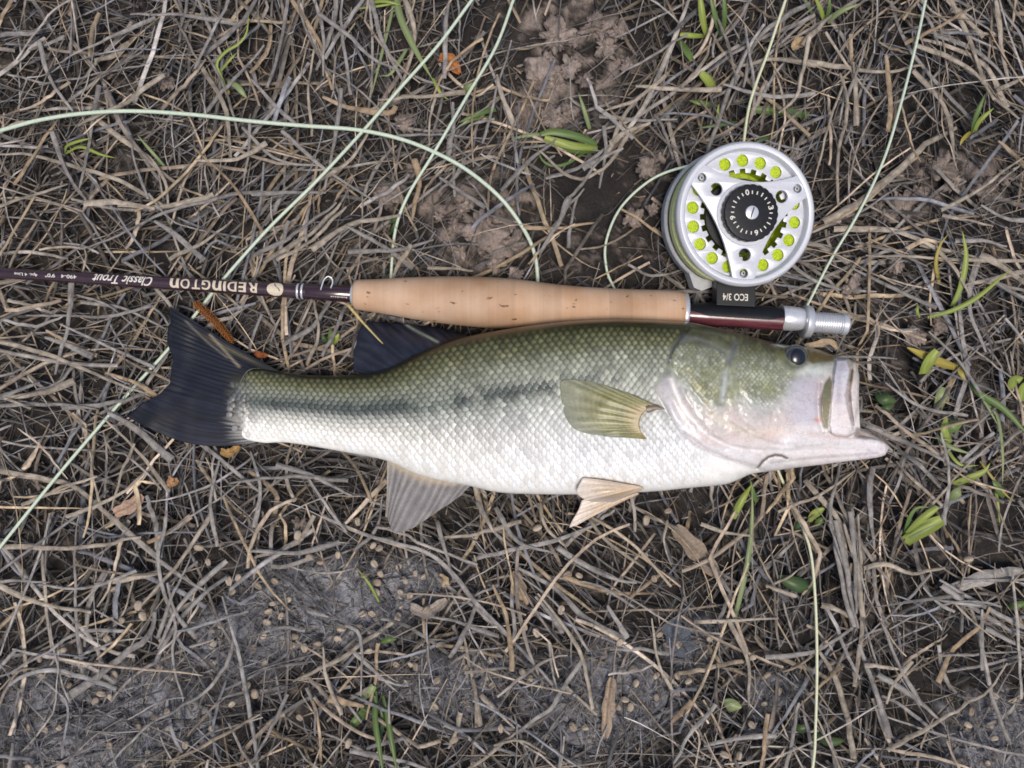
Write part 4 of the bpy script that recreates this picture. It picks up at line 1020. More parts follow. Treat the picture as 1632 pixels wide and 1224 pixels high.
# lettering: reads from the butt end, so it is upside down in the photograph
def text_mesh(txt, shear=0.0, bold=0.0, size=1.0):
    cu = bpy.data.curves.new('lettering', 'FONT'); cu.body = txt; cu.size = size; cu.shear = shear; cu.offset = bold
    cu.resolution_u = 4
    o = bpy.data.objects.new('lettering', cu); COL.objects.link(o)
    dg = bpy.context.evaluated_depsgraph_get(); dg.update()
    me = bpy.data.meshes.new_from_object(o.evaluated_get(dg))
    bpy.data.objects.remove(o); bpy.data.curves.remove(cu)
    bm = bmesh.new(); bm.from_mesh(me); bpy.data.meshes.remove(me)
    return bm
def fit(bm, w, h=None):
    xs = [v.co.x for v in bm.verts]; ys = [v.co.y for v in bm.verts]
    x0, x1, y0, y1 = min(xs), max(xs), min(ys), max(ys)
    sx = w / (x1 - x0); sy = (h / (y1 - y0)) if h else sx
    for v in bm.verts: v.co.x = (v.co.x - x0) * sx; v.co.y = (v.co.y - (y0 + y1) / 2) * sy
    return bm
def wrap_text(bm, s_right, rfun, mat, name='lettering', lift=.10, side_off=0.0):
    """bm in pixels: x along the reading direction, y up; wrapped round the blank"""
    ys = [v.co.y for v in bm.verts]; y = min(ys)
    while y < max(ys):
        y += 1.2
        bmesh.ops.bisect_plane(bm, geom=bm.verts[:] + bm.edges[:] + bm.faces[:], plane_co=(0, y, 0), plane_no=(0, 1, 0))
    V = []
    for v in bm.verts:
        s = s_right - v.co.x; r = rfun(s) * MMPX / 1000
        a = (v.co.y + side_off) / rfun(s)
        c = axp(np.array(s))
        V.append(c + (r + lift / 1000) * (-math.sin(a) * SIDE + math.cos(a) * UPV))
    bm.verts.index_update()
    fc = [tuple(v.index for v in f.verts) for f in bm.faces]
    bm.free()
    return mesh_obj(name, np.array(V), fc, mat, rod, smooth=False)
# maker's name letter by letter, the n drawn as a tall arch
x = 413.0
for ch, w in (('R', 14.5), ('E', 12.0), ('D', 14.0), ('I', 4.0), ('n', 14.0), ('G', 14.0), ('T', 13.0), ('O', 14.5), ('n', 14.0)):
    bm = fit(text_mesh(ch, bold=.022), w, 16.5)
    wrap_text(bm, x, blank_r, m_gold, name='letter'); x -= w + 3.0
wrap_text(fit(text_mesh('Classic Trout', shear=.45, bold=.012), 95, 15), 247, blank_r, m_print)
wrap_text(fit(text_mesh('490-4   9\'0"', bold=.01), 50, 6), 127, blank_r, m_print)
wrap_text(fit(text_mesh('4pc. 4 Line', bold=.01), 37, 6), 65, blank_r, m_print)
# the round badge: a pale disc with a curved dark notch
bm = bmesh.new()
n = 40
outl = [(13 * math.cos(2 * math.pi * k / n) * (1 + .06 * math.cos(2 * math.pi * k / n)), 12 * math.sin(2 * math.pi * k / n)) for k in range(n)]
vs = [bm.verts.new((a, c_, 0)) for a, c_ in outl]; bm.faces.new(vs)
for v in bm.verts: v.co.x += 13
wrap_text(bm, 455.5, blank_r, m_gold, name='badge')
bm = bmesh.new()
curve = resample([(6, 3), (9.5, -2), (13, -4), (16, -9)], 10)
L_ = [bm.verts.new((a - .9, c_, 0)) for a, c_ in curve]; R_ = [bm.verts.new((a + .9, c_, 0)) for a, c_ in curve]
for k in range(9): bm.faces.new((L_[k], R_[k], R_[k + 1], L_[k + 1]))
wrap_text(bm, 455.5, blank_r, m_blank, name='badge_mark', lift=.17)
# print too small to read on the wrap
bm = bmesh.new()
for k in range(8):
    x0, h_ = k * 3.4, (2.2, 1.4, 1.8, 1.3, 1.9, 1.5, 1.3, 1.7)[k]
    bm.faces.new([bm.verts.new((a, c_, 0)) for a, c_ in ((x0, -1.2), (x0 + 2.3, -1.2), (x0 + 2.3, h_ - 1.2), (x0, h_ - 1.2))])
wrap_text(bm, 556, lambda s: blank_r(s) + .5, m_gold, name='small_print', lift=.14, side_off=7)

# ------------------------------------------------------------------ the reel
FRONT = np.array(P(1191.5, 341, 36)); RA = np.array([.117, -.077, .99]); RA /= np.linalg.norm(RA)
BACK = FRONT - RA * .031
reel = bpy.data.objects.new('fly_reel', None); COL.objects.link(reel); reel.empty_display_size = .01
reel.location = BACK
reel.rotation_euler = Vector((0, 0, 1)).rotation_difference(Vector(RA)).to_euler()
tag(reel, 'silver fly reel with round holes, black drag knob and yellow line, mounted on the rod', 'fishing reel')
def reel_mesh(name, v, f, mat, parent=None, smooth_=True, ang=32):
    me = bpy.data.meshes.new(name); me.from_pydata([tuple(np.array(p) / 1000) for p in v], [], [tuple(x) for x in f])
    bm = bmesh.new(); bm.from_mesh(me)
    bmesh.ops.remove_doubles(bm, verts=bm.verts, dist=1e-6)
    bmesh.ops.recalc_face_normals(bm, faces=bm.faces)
    for fa in bm.faces: fa.smooth = smooth_
    for e in bm.edges:
        if len(e.link_faces) == 2 and e.calc_face_angle(0) > math.radians(ang): e.smooth = False
    bm.to_mesh(me); bm.free()
    me.materials.append(mat)
    o = bpy.data.objects.new(name, me); COL.objects.link(o); o.parent = parent or reel
    return o
def lathe(prof_pts, seg=96, closed=True):
    p = np.array(prof_pts, float); a = np.linspace(0, 2 * math.pi, seg, endpoint=False)
    v = np.stack([p[:, None, 0] * np.cos(a), p[:, None, 0] * np.sin(a), p[:, None, 1] + 0 * a], -1)
    f = [tuple(x) for x in grid_faces(len(p), seg, wrap_v=True)]
    if closed: f += [((len(p) - 1) * seg + k, (len(p) - 1) * seg + (k + 1) % seg, (k + 1) % seg, k) for k in range(seg)]
    return v.reshape(-1, 3), f
def plate(name, outer, holes, z0, z1, mat, parent=None, bevel=.18):
    """flat plate with holes cut in it (mm)"""
    cu = bpy.data.curves.new(name, 'CURVE'); cu.dimensions = '2D'; cu.fill_mode = 'BOTH'
    cu.extrude = (z1 - z0) / 2 / 1000 - bevel / 1000; cu.bevel_depth = bevel / 1000; cu.bevel_resolution = 1; cu.offset = -bevel / 1000
    for loop in [outer] + holes:
        sp = cu.splines.new('POLY'); sp.points.add(len(loop) - 1); sp.use_cyclic_u = True
        for k, (a, c_) in enumerate(loop): sp.points[k].co = (a / 1000, c_ / 1000, 0, 1)
    o = bpy.data.objects.new(name, cu); COL.objects.link(o)
    dg = bpy.context.evaluated_depsgraph_get(); dg.update()
    me = bpy.data.meshes.new_from_object(o.evaluated_get(dg))
    bpy.data.objects.remove(o); bpy.data.curves.remove(cu)
    v = [(p.co.x * 1000, p.co.y * 1000, p.co.z * 1000 + (z0 + z1) / 2) for p in me.vertices]; f = [tuple(p.vertices) for p in me.polygons]
    bpy.data.meshes.remove(me)
    return reel_mesh(name, v, f, mat, parent)
def circ(cx, cy, r, n=28, rev=False):
    a = [2 * math.pi * k / n for k in range(n)]
    if rev: a = a[::-1]
    return [(cx + r * math.cos(t), cy + r * math.sin(t)) for t in a]
RR = 38.4
m_alu = plain_mat('matt_silver_paint', (.60, .61, .65), rough=.38, metal=.15, spec=.5, noise=.04, scale=900)
m_frame = plain_mat('grey_silver_frame', (.42, .43, .44), rough=.42, metal=.1, noise=.08, scale=500)
m_dark = plain_mat('dark_hub', (.015, .016, .018), rough=.5, noise=.3)
m_line = plain_mat('fly_line_yellow', (.44, .56, .015), rough=.5, noise=.3, scale=900)
m_linep = plain_mat('fly_line_pale_yellow', (.66, .68, .34), rough=.5, noise=.15, scale=900)
# rear frame: back plate and a wide rim wall
frame = reel_mesh('frame', *lathe([(8, 0), (36.5, 0), (38.0, .6), (38.6, 2), (38.6, 7.8), (37.9, 8.6), (37.0, 8.6), (36.4, 7.8), (36.4, 2.4), (8, 2.4)]), m_frame)
pil = [(-24, -30), (-21, -38.2), (-16.5, -40.0), (-9, -37.2), (-8, -35), (-15, -33.5)]
reel_mesh('frame_pillar', [(a, c_, d) for d in (1.0, 9.0) for a, c_ in pil], [tuple(range(6)), tuple(range(6, 12))[::-1]] + [(k, (k + 1) % 6, 6 + (k + 1) % 6, 6 + k) for k in range(6)], m_frame, frame)
# line wound on the spool, turn over turn
prof_l = [(20, 8.9)]
zz = 8.9
while zz < 23.0:
    for d in (0, .25, .5, .75):
        prof_l.append((33.6 + .45 * math.sin(math.pi * d) + .25 * math.sin(zz * 3.1), zz + d * 1.05))
    zz += 1.05
prof_l += [(33.0, 24.4)]
rr_ = 32.4
while rr_ > 25.6:
    for d in (.0, .33, .66): prof_l.append((rr_ - d * 1.05, 24.4 + .42 * math.sin(math.pi * d)))
    rr_ -= 1.05
prof_l += [(25.2, 24.4), (25.0, 12.0), (20, 12.0)]
reel_mesh('wound_line', *lathe(prof_l, 96), m_line, None, ang=80)
# pale outer turns hanging at the edge of the spool
ps = [(34.0, 9.5), (36.3, 9.9), (36.7, 11), (36.3, 12), (36.6, 13), (36.2, 14.2), (36.4, 14.4), (35.0, 14.6), (35.4, 15.6), (35.0, 16.6), (35.4, 17.6), (35.0, 18.6), (35.4, 19.6), (35.1, 20.8), (35.4, 22.0), (35.0, 23.2), (34.0, 23.8)]
reel_mesh('loose_turns', *lathe(ps, 96), m_linep, None, ang=80)
reel_mesh('hub', *lathe([(4, 3), (20.0, 3), (20.0, 22.5), (4, 22.5)]), m_dark)
# spool face: rolled rim, perforated disc with toothed inner edge, three-armed spider
spool = reel_mesh('spool_rim', *lathe([(33.4, 25.0), (35.6, 25.0), (37.6, 25.6), (38.3, 26.6), (38.4, 28.4), (37.9, 29.9), (36.9, 30.8), (35.6, 31.0), (34.6, 30.6), (34.0, 29.6), (33.8, 28.6)], 128), m_alu)
inner = []
for k in range(24):
    a0 = 2 * math.pi * (k + .0) / 24; r0, r1 = 24.6, 22.4
    for fr, r_ in ((.0, r0), (.46, r0), (.5, r1), (.96, r1)): inner.append((r_ * math.cos(a0 + fr * math.pi / 12), r_ * math.sin(a0 + fr * math.pi / 12)))
holes = [circ(28.8 * math.cos(math.radians(93.3 + 20 * k)), 28.8 * math.sin(math.radians(93.3 + 20 * k)), 3.25) for k in range(18)]
plate('spool_disc', circ(0, 0, 34.2, 96), holes + [inner], 25.3, 26.3, m_alu, spool, bevel=.12)
arms = [26.8, 143.5, 268.5]
loop = []
for k in range(3):
    a, b2 = arms[k], arms[(k + 1) % 3] + (360 if k == 2 else 0)
    # round the arm's end, then the hollow side to the next arm
    for t in np.linspace(a - 9.2, a + 9.2, 9): loop.append((34.6 * math.cos(math.radians(t)), 34.6 * math.sin(math.radians(t))))
    p0 = np.array([33.9 * math.cos(math.radians(a + 11.0)), 33.9 * math.sin(math.radians(a + 11.0))]); p1 = np.array([33.9 * math.cos(math.radians(b2 - 11.0)), 33.9 * math.sin(math.radians(b2 - 11.0))])
    mid = math.radians((a + b2) / 2); pm_ = np.array([math.cos(mid), math.sin(mid)]) * 17.4
    ctrl = 2 * pm_ - (p0 + p1) / 2
    for t in np.linspace(.0, 1.0, 21): q2 = (1 - t) ** 2 * p0 + 2 * t * (1 - t) * ctrl + t * t * p1; loop.append((q2[0], q2[1]))
hs = []
for a in arms:
    ca, sa = math.cos(math.radians(a)), math.sin(math.radians(a))
    hs += [circ(21.4 * ca, 21.4 * sa, 3.3), circ(31.3 * ca, 31.3 * sa, 2.3)]
plate('spider', loop, hs, 28.3, 30.3, m_alu, spool, bevel=.45)
for a in arms:
    ca, sa = math.cos(math.radians(a)) * 31.3, math.sin(math.radians(a)) * 31.3
    v, f = lathe([(.6, 29.4), (1.15, 29.3), (1.3, 28.9), (1.3, 27.2), (.6, 27.2)], 20)
    reel_mesh('rivet', v + np.array([ca, sa, 0]), f, m_frame, spool)
reel_mesh('drag_collar', *lathe([(10, 29.6), (17.0, 29.6), (17.0, 30.5), (16.4, 31.0), (10, 31.0)], 72), m_alu, spool)
# drag knob: black, scalloped edge, white scale
seg = 120; v = []; kn = [(2, 30.9, 0), (14.6, 30.9, 1), (15.0, 31.6, 1), (15.0, 35.6, 1), (14.5, 36.3, .6), (13.4, 36.5, .1), (2, 36.5, 0)]
for r_, z_, sc_ in kn:
    for k in range(seg):
        a = 2 * math.pi * k / seg; sca = max(0, math.sin(a * 24)) * .45 * sc_
        v.append(((r_ - sca) * math.cos(a), (r_ - sca) * math.sin(a), z_))
f = [tuple(x) for x in grid_faces(len(kn), seg, wrap_v=True)] + [tuple(range(seg)), tuple((len(kn) - 1) * seg + k for k in range(seg))]
knob = reel_mesh('drag_knob', v, f, m_black)
for k in range(24):
    a = math.radians(105 - 15 * k)
    if k in (0, 6, 12, 18): continue
    r0, r1, w_ = 9.7, 11.4 if k % 3 else 11.9, .27
    ca, sa = math.cos(a), math.sin(a)
    v = [(r * ca - s * w_ * sa, r * sa + s * w_ * ca, z) for z in (36.45, 36.56) for r, s in ((r0, -1), (r1, -1), (r1, 1), (r0, 1))]
    reel_mesh('tick_mark', v, [(0, 1, 2, 3), (4, 5, 6, 7), (0, 1, 5, 4), (1, 2, 6, 5), (2, 3, 7, 6), (3, 0, 4, 7)], m_print, knob)
for k, ch in ((0, '0'), (6, '3'), (12, '6'), (18, '9')):
    a = 105 - 15 * k
    bm = fit(text_mesh(ch, bold=.02), 2.0, 2.9)
    V = []
    for w_ in bm.verts:
        x_, y_ = w_.co.x - 1.0, w_.co.y
        t = math.radians(a - 90); V.append(((x_) * math.cos(t) - (y_ + 10.8) * math.sin(t), (x_) * math.sin(t) + (y_ + 10.8) * math.cos(t), 36.58))
    bm.verts.index_update(); fc = [tuple(q_.index for q_ in fa.verts) for fa in bm.faces]; bm.free()
    reel_mesh('numeral', V, fc, m_print, knob)
screw = reel_mesh('centre_screw', *lathe([(.01, 37.3), (2.9, 37.3), (3.5, 37.0), (3.6, 36.4), (.01, 36.4)], 36), m_bright, knob)
v = [(x_ * math.cos(1.25) - y_ * math.sin(1.25), x_ * math.sin(1.25) + y_ * math.cos(1.25), z) for z in (37.0, 37.36) for x_, y_ in ((-2.9, -.35), (2.9, -.35), (2.9, .35), (-2.9, .35))]
reel_mesh('slot', v, [(0, 1, 2, 3), (4, 5, 6, 7), (0, 1, 5, 4), (1, 2, 6, 5), (2, 3, 7, 6), (3, 0, 4, 7)], m_dark, screw)
bpy.context.view_layer.update()
RINV = reel.matrix_world.inverted()
# foot: a block below the frame and a long plate curved over the reel seat
def world_box(name, corners_px, z0, z1, mat, bev=.4):
    """four pixel corners at the top face (height z1 mm), straight down to z0"""
    top = [Vector(P(a, c_, z1)) for a, c_ in corners_px]; bot = [Vector((t.x, t.y, z0 / 1000)) for t in top]
    bm = bmesh.new(); vs = [bm.verts.new(RINV @ p) for p in top + bot]; n_ = len(corners_px)
    bm.faces.new(vs[:n_]); bm.faces.new(vs[n_:][::-1])
    for k in range(n_): bm.faces.new((vs[k], vs[n_ + k], vs[n_ + (k + 1) % n_], vs[(k + 1) % n_]))
    bmesh.ops.recalc_face_normals(bm, faces=bm.faces)
    bmesh.ops.bevel(bm, geom=bm.edges[:], offset=bev / 1000, segments=2, affect='EDGES', profile=.6)
    me = bpy.data.meshes.new(name); bm.to_mesh(me); bm.free(); me.materials.append(mat)
    o = bpy.data.objects.new(name, me); COL.objects.link(o); o.parent = reel
    return o
foot = world_box('foot_block', [(1142, 446), (1204, 449), (1204, 489), (1142, 486)], 13, 23.5, m_black)
# the plate hugs the upper side of the seat
V = []
ss = np.linspace(1094, 1252, 30); aa = np.radians(np.linspace(12, 100, 14))
for lay in (0, 1):
    for s in ss:
        e = min((s - 1094) / 30, (1252 - s) / 30, 1.0)
        for a in aa:
            wd = .45 + .55 * e
            a2 = math.radians(52) + (a - math.radians(56)) * wd
            r_ = (16.9 + (1.2 + 3.6 * e) * lay) * MMPX / 1000
            V.append(RINV @ Vector(tuple(axp(np.array(s)) + r_ * (math.cos(a2) * SIDE + math.sin(a2) * UPV) )))
fa = list(map(tuple, grid_faces(30, 14))) ; n_ = 30 * 14
fb_ = [tuple(x + n_ for x in q_) for q_ in fa]
rim = [i * 14 for i in range(30)] + [29 * 14 + j for j in range(1, 14)] + [i * 14 + 13 for i in range(28, -1, -1)] + [j for j in range(12, 0, -1)]
fr = [(rim[k], rim[(k + 1) % len(rim)], rim[(k + 1) % len(rim)] + n_, rim[k] + n_) for k in range(len(rim))]
reel_mesh('foot_plate', [tuple(p * 1000) for p in V], fa + fb_ + fr, m_black, foot)
bm = fit(text_mesh('ECO 3/4', bold=.012), 40, 11)
V = []
for w_ in bm.verts: V.append(tuple((RINV @ Vector(P(1192 - w_.co.x, 473.5 + w_.co.y + (1172 - (1192 - w_.co.x)) * -.03, 23.62))) * 1000))
bm.verts.index_update(); fc = [tuple(q_.index for q_ in f_.verts) for f_ in bm.faces]; bm.free()
reel_mesh('lettering', V, fc, m_print, foot)

# ------------------------------------------------------------------ fly line strands
m_strand = plain_mat('pale_green_fly_line', (.54, .62, .48), rough=.45, noise=.10, scale=700)
m_strandy = plain_mat('pale_yellow_fly_line', (.62, .63, .42), rough=.45, noise=.10, scale=700)
def strand(pts, zs, wpx, mat, label):
    q = resample(pts, 26 * len(pts)); n = len(q)
    z = np.interp(np.linspace(0, 1, n), np.linspace(0, 1, len(zs)), zs) + (fbm(q[:, 0] / 60, q[:, 1] / 60, 2) - .5) * 1.5
    # smooth the heights so the line hangs in easy curves
    k = np.ones(15) / 15; zp = np.pad(z, 7, mode='edge'); z = np.convolve(zp, k, 'valid')
    v, f = tube(PA(q[:, 0], q[:, 1], z), wpx * .44 * .345 / 1000, 10)
    o = mesh_obj('fly_line', v, f, mat, origin=P(pts[0][0], pts[0][1], zs[0]))
    tag(o, label, 'fishing line', 'strands of fly line')
strand([(-120, 240), (-60, 222), (0, 208), (60, 192), (130, 181), (210, 177), (300, 182), (400, 193), (480, 200), (570, 207), (640, 222), (700, 246), (750, 275), (800, 318), (835, 366), (852, 405), (857, 447), (856, 490)], [18] * 3 + [20] * 12 + [15, 6, 1.8], 7.2, m_strand, 'pale green fly line in a wide arch ending under the cork grip')
strand([(860, -150), (806, -72), (752, 0), (700, 70), (640, 138), (580, 207), (505, 288), (430, 362), (362, 438), (310, 503), (265, 560), (200, 632), (100, 748), (0, 872), (-90, 985)], [18] * 5 + [22] + [19, 16] + [11.5, 11, 11.5] + [17] + [18.5] * 3, 6.0, m_strand, 'straight pale green fly line that passes under the rod blank and the tail fin')
strand([(860, -140), (840, -70), (818, 0), (790, 75), (745, 152), (690, 246), (650, 312), (630, 368), (623, 442), (622, 480)], [18] * 4 + [19, 22.5, 18, 13, 6, 1.8], 5.6, m_strand, 'pale green fly line that bends down to the front end of the cork grip')
strand([(1135, 262), (1095, 265), (1040, 285), (990, 330), (966, 385), (967, 430), (980, 462), (992, 490)], [20, 16, 11, 8, 7, 6, 3.5, 1.5], 5.0, m_strand, 'short curl of pale line from the reel to the cork grip')
strand([(1300, -130), (1252, 0), (1225, 80), (1197, 158), (1186, 222), (1184, 262)], [18, 19, 19, 19, 18, 19], 5.0, m_strandy, 'thin pale yellow line running up from the rim of the reel')
strand([(1500, -130), (1475, 0), (1462, 62), (1440, 150), (1410, 250), (1370, 336), (1325, 412), (1290, 480), (1282, 496)], [18, 19, 19, 19, 19, 18, 16, 11, 6], 5.0, m_strand, 'pale line slanting down to the silver lock ring of the rod')
strand([(1225, 715), (1240, 750), (1266, 812), (1290, 872), (1299, 950), (1302, 1050), (1300, 1150), (1295, 1224), (1270, 1340)], [4, 6, 15, 19, 19, 19, 19, 18, 17], 5.2, m_strandy, 'pale yellow line coming out from under the chin of the fish')

# ------------------------------------------------------------------ green shoots
m_leaf = attr_mat('green_blade', rough=0.42, spec=0.4, noise=0.25, scale=1.5, grain=True)
GREEN = {'g': (.075, .13, .035), 'y': (.20, .25, .050), 'd': (.028, .060, .022), 'p': (.17, .215, .095), 'o': (.27, .22, .045)}
def blade(parent, pts, wpx, colk, z0, z1, name='blade', shape='tip'):
    K = 16; q = resample(pts, K); s = np.linspace(0, 1, K)
    z = z0 * (1 - s) + z1 * s + 2.0 * np.sin(s * math.pi)
    z = np.minimum(z, np.maximum(straw_cap(q[:, 0], q[:, 1]), 8) + 5)
    pr_ = {'tip': (1 - s ** 2.6) * (.65 + .35 * np.sin(np.clip(s * 2.2, 0, math.pi / 2))) + .04, 'leaf': np.sin(np.pi * (.10 + .88 * s)) ** .75 + .02, 'stub': .85 + .15 * np.sin(s * 3) - .25 * s ** 6}[shape]
    v, f = ribbon(PA(q[:, 0], q[:, 1], z), wpx * .345 / 1000 * pr_, fold=rng.choice([-.45, .4, .55]), twist=rng.normal(0, .25))
    c0 = np.array(GREEN[colk]); c1 = c0 * (1.15 if colk != 'd' else 1.5) + np.array([.03, .02, 0]); c = c0 * (1 - s)[:, None] + c1 * s[:, None]
    cv = (c[:, None] * np.array([.85, 1.05, 1.0, .85])[None, :, None]).reshape(-1, 3)
    g = np.stack([np.repeat(s * 2, 4), np.tile([0, 1.5, 3, 4.5], K) + rng.uniform(0, 99), np.zeros(K * 4)], -1)
    return mesh_obj(name, v, f, m_leaf, parent, cols=cv, grain=g)
def plant(label, root, blades, cat='grass shoot', name='grass_shoot'):
    e = empty(name, P(root[0], root[1], 4)); tag(e, label, cat, 'green shoots in the dead grass')
    for b in blades: blade(e, *b)
plant('thin yellow-green seedling with a forked stem and an orange base', (362, 145), [([(361, 142), (348, 112), (345, 100), (360, 82), (380, 70), (393, 52), (396, 20)], 6, 'y', 10, 19), ([(352, 113), (364, 98), (378, 83)], 5, 'y', 14, 18), ([(363, 130), (378, 138), (393, 156)], 10, 'p', 12, 13, 'leaf', 'leaf'), ([(361, 138), (363, 150), (358, 156)], 7, 'o', 10, 8)])
plant('small hooked yellow-green shoot below the wide arch of line', (104, 243), [([(103, 245), (106, 233), (122, 226), (146, 220)], 6, 'y', 10, 16), ([(104, 245), (128, 234), (160, 246), (185, 252)], 6, 'y', 10, 15)])
plant('pair of thin olive shoots half hidden under grey straw', (255, 262), [([(262, 265), (240, 240), (218, 214)], 6, 'p', 9, 14), ([(258, 262), (230, 250), (205, 218)], 5, 'g', 9, 13)])
plant('tall green grass tuft with one long blade by the crossing lines', (630, 0), [([(628, -30), (634, 12), (645, 45), (665, 85), (690, 128)], 13, 'p', 9, 19), ([(690, 125), (702, 148), (716, 160)], 7, 'y', 14, 11), ([(648, 78), (638, 95), (622, 118), (605, 121)], 7, 'p', 12, 13), ([(590, 4), (612, 2), (640, 8)], 7, 'y', 11, 14), ([(566, 14), (600, 10), (640, 4)], 5, 'y', 11, 12), ([(630, -20), (622, 30), (590, 160)], 6, 'p', 10, 13)])
plant('low flat green blade at the foot of the slanting line', (770, 178), [([(790, 174), (765, 180), (730, 196)], 11, 'g', 9, 13), ([(782, 186), (755, 190), (728, 204)], 7, 'g', 8, 12)])
plant('tiny pale green leaf bud beside orange scraps', (744, 140), [([(738, 148), (746, 138), (760, 134)], 11, 'p', 10, 15, 'leaf', 'leaf'), ([(740, 150), (748, 144), (756, 140)], 7, 'y', 10, 14, 'leaf', 'leaf')])
plant('thick stubby green clump bent over on bare dark soil', (945, 234), [([(950, 230), (915, 216), (880, 210), (862, 214)], 13, 'g', 9, 15, 'blade', 'stub'), ([(952, 236), (912, 232), (868, 220)], 13, 'y', 9, 15, 'blade', 'stub'), ([(948, 240), (915, 240), (870, 226)], 10, 'g', 8, 12, 'blade', 'stub'), ([(938, 238), (905, 260), (880, 264), (862, 252), (856, 226)], 6, 'g', 8, 14), ([(940, 206), (930, 172), (922, 148)], 8, 'p', 10, 17), ([(868, 214), (840, 216), (815, 222)], 8, 'p', 9, 10)])
plant('upright bright green tuft above the reel with a flat sheath', (1125, 58), [([(1126, 56), (1120, 30), (1114, -20)], 13, 'y', 9, 22), ([(1150, 58), (1140, 25), (1130, -15)], 10, 'g', 9, 22), ([(1154, 48), (1155, 15), (1152, -20)], 9, 'g', 9, 22), ([(1124, 57), (1105, 57), (1084, 55)], 9, 'y', 9, 12, 'blade', 'stub'), ([(1080, 60), (1090, 75), (1104, 96)], 12, 'g', 8, 14, 'blade', 'stub')])
plant('single wide light green blade poking from the straw above the reel', (1138, 146), [([(1138, 148), (1130, 130), (1117, 116)], 16, 'y', 8, 17, 'blade', 'stub')])
plant('long flat green blades buried under straw at the top of the reel rim', (1250, 180), [([(1290, 184), (1250, 178), (1190, 174)], 14, 'g', 5, 9, 'blade', 'stub'), ([(1190, 195), (1150, 198), (1110, 205)], 9, 'd', 5, 8), ([(1140, 168), (1115, 164), (1098, 160)], 11, 'g', 6, 9), ([(1145, 200), (1144, 180), (1146, 165)], 6, 'y', 8, 12), ([(1235, 215), (1215, 222), (1195, 232)], 8, 'd', 4, 6)])
plant('short fan of green blades by pale tan straw at the top', (1312, 30), [([(1314, 36), (1308, 15), (1296, -10)], 9, 'y', 9, 20), ([(1318, 36), (1340, 18), (1370, 6)], 10, 'p', 9, 19), ([(1316, 34), (1322, 12), (1322, -8)], 8, 'g', 9, 20), ([(1296, 25), (1288, 8), (1280, -6)], 8, 'g', 9, 16)])
plant('two-bladed bright green shoot on crumbly straw', (1552, 210), [([(1550, 210), (1556, 185), (1570, 150)], 10, 'g', 9, 20), ([(1552, 212), (1562, 192), (1584, 172)], 9, 'y', 9, 19), ([(1548, 210), (1535, 222), (1530, 232)], 8, 'o', 9, 11)])
plant('arched yellow-green blades spreading over fallen straw', (1520, 488), [([(1518, 488), (1532, 455), (1540, 410), (1534, 368)], 11, 'y', 10, 21), ([(1478, 506), (1520, 494), (1560, 472), (1612, 428)], 9, 'y', 10, 20), ([(1497, 452), (1492, 420), (1498, 392), (1512, 372)], 7, 'o', 10, 18), ([(1466, 506), (1462, 496), (1463, 484)], 6, 'y', 10, 12)])
plant('broad yellow-green leaf pair with an upturned lip near the fish mouth', (1500, 580), [([(1530, 588), (1490, 574), (1446, 554)], 15, 'o', 10, 17, 'leaf', 'leaf'), ([(1472, 596), (1480, 578), (1494, 558)], 18, 'y', 12, 20, 'leaf', 'stub'), ([(1528, 580), (1532, 595), (1540, 608)], 11, 'o', 10, 12)])
plant('long green blade sweeping across grey straw', (1545, 605), [([(1545, 606), (1562, 628), (1600, 652), (1640, 695)], 13, 'g', 10, 17), ([(1570, 640), (1590, 665), (1598, 720), (1598, 772)], 6, 'p', 10, 15), ([(1552, 612), (1575, 650), (1592, 680)], 5, 'p', 10, 13)])
plant('bright yellow-green leaf cluster on grey mud', (1622, 625), [([(1612, 622), (1616, 608), (1630, 602)], 17, 'y', 10, 16, 'leaf', 'leaf'), ([(1628, 640), (1634, 620), (1650, 608)], 20, 'y', 9, 15, 'leaf', 'leaf')])
plant('pale green leafy shoots between crossing straws', (1510, 690), [([(1496, 650), (1500, 635), (1504, 618)], 20, 'p', 8, 12, 'leaf', 'stub'), ([(1506, 702), (1512, 685), (1534, 672)], 22, 'g', 8, 14, 'leaf', 'leaf'), ([(1516, 706), (1506, 686), (1508, 664)], 14, 'y', 9, 13, 'leaf', 'leaf'), ([(1492, 694), (1515, 712), (1548, 724)], 8, 'p', 10, 15), ([(1505, 712), (1530, 740), (1560, 742)], 6, 'y', 10, 14)])
plant('yellow-green bent blade above a small round leaf', (1522, 772), [([(1520, 772), (1545, 762), (1568, 752), (1578, 738)], 13, 'y', 10, 17), ([(1518, 798), (1525, 785), (1530, 776)], 18, 'p', 8, 12, 'leaf', 'leaf'), ([(1600, 792), (1592, 778), (1582, 766)], 14, 'g', 8, 14, 'leaf', 'leaf'), ([(1585, 770), (1590, 800), (1594, 838)], 6, 'y', 8, 9), ([(1562, 735), (1600, 785), (1618, 800)], 5, 'o', 10, 11)])
plant('fat bright yellow-green folded shoot on dead straw', (1446, 864), [([(1442, 864), (1465, 848), (1502, 828)], 24, 'y', 9, 18, 'blade', 'stub'), ([(1446, 850), (1468, 828), (1494, 808)], 12, 'y', 11, 20, 'blade', 'stub'), ([(1442, 852), (1450, 825), (1462, 810), (1484, 808)], 8, 'g', 10, 18), ([(1448, 858), (1472, 846), (1496, 834)], 6, 'p', 14, 20)])
plant('tall thin green blade standing below the belly near the chin', (1172, 992), [([(1168, 995), (1180, 950), (1194, 880), (1199, 820), (1198, 775)], 10, 'p', 8, 15), ([(1168, 826), (1180, 802), (1198, 772)], 14, 'y', 9, 13), ([(1206, 800), (1200, 785), (1196, 765)], 9, 'g', 9, 12)])
plant('single dark green oval leaf with a brown tip', (1298, 934), [([(1300, 934), (1270, 932), (1240, 918)], 24, 'd', 8, 11, 'leaf', 'leaf')], 'leaf', 'green_leaf')
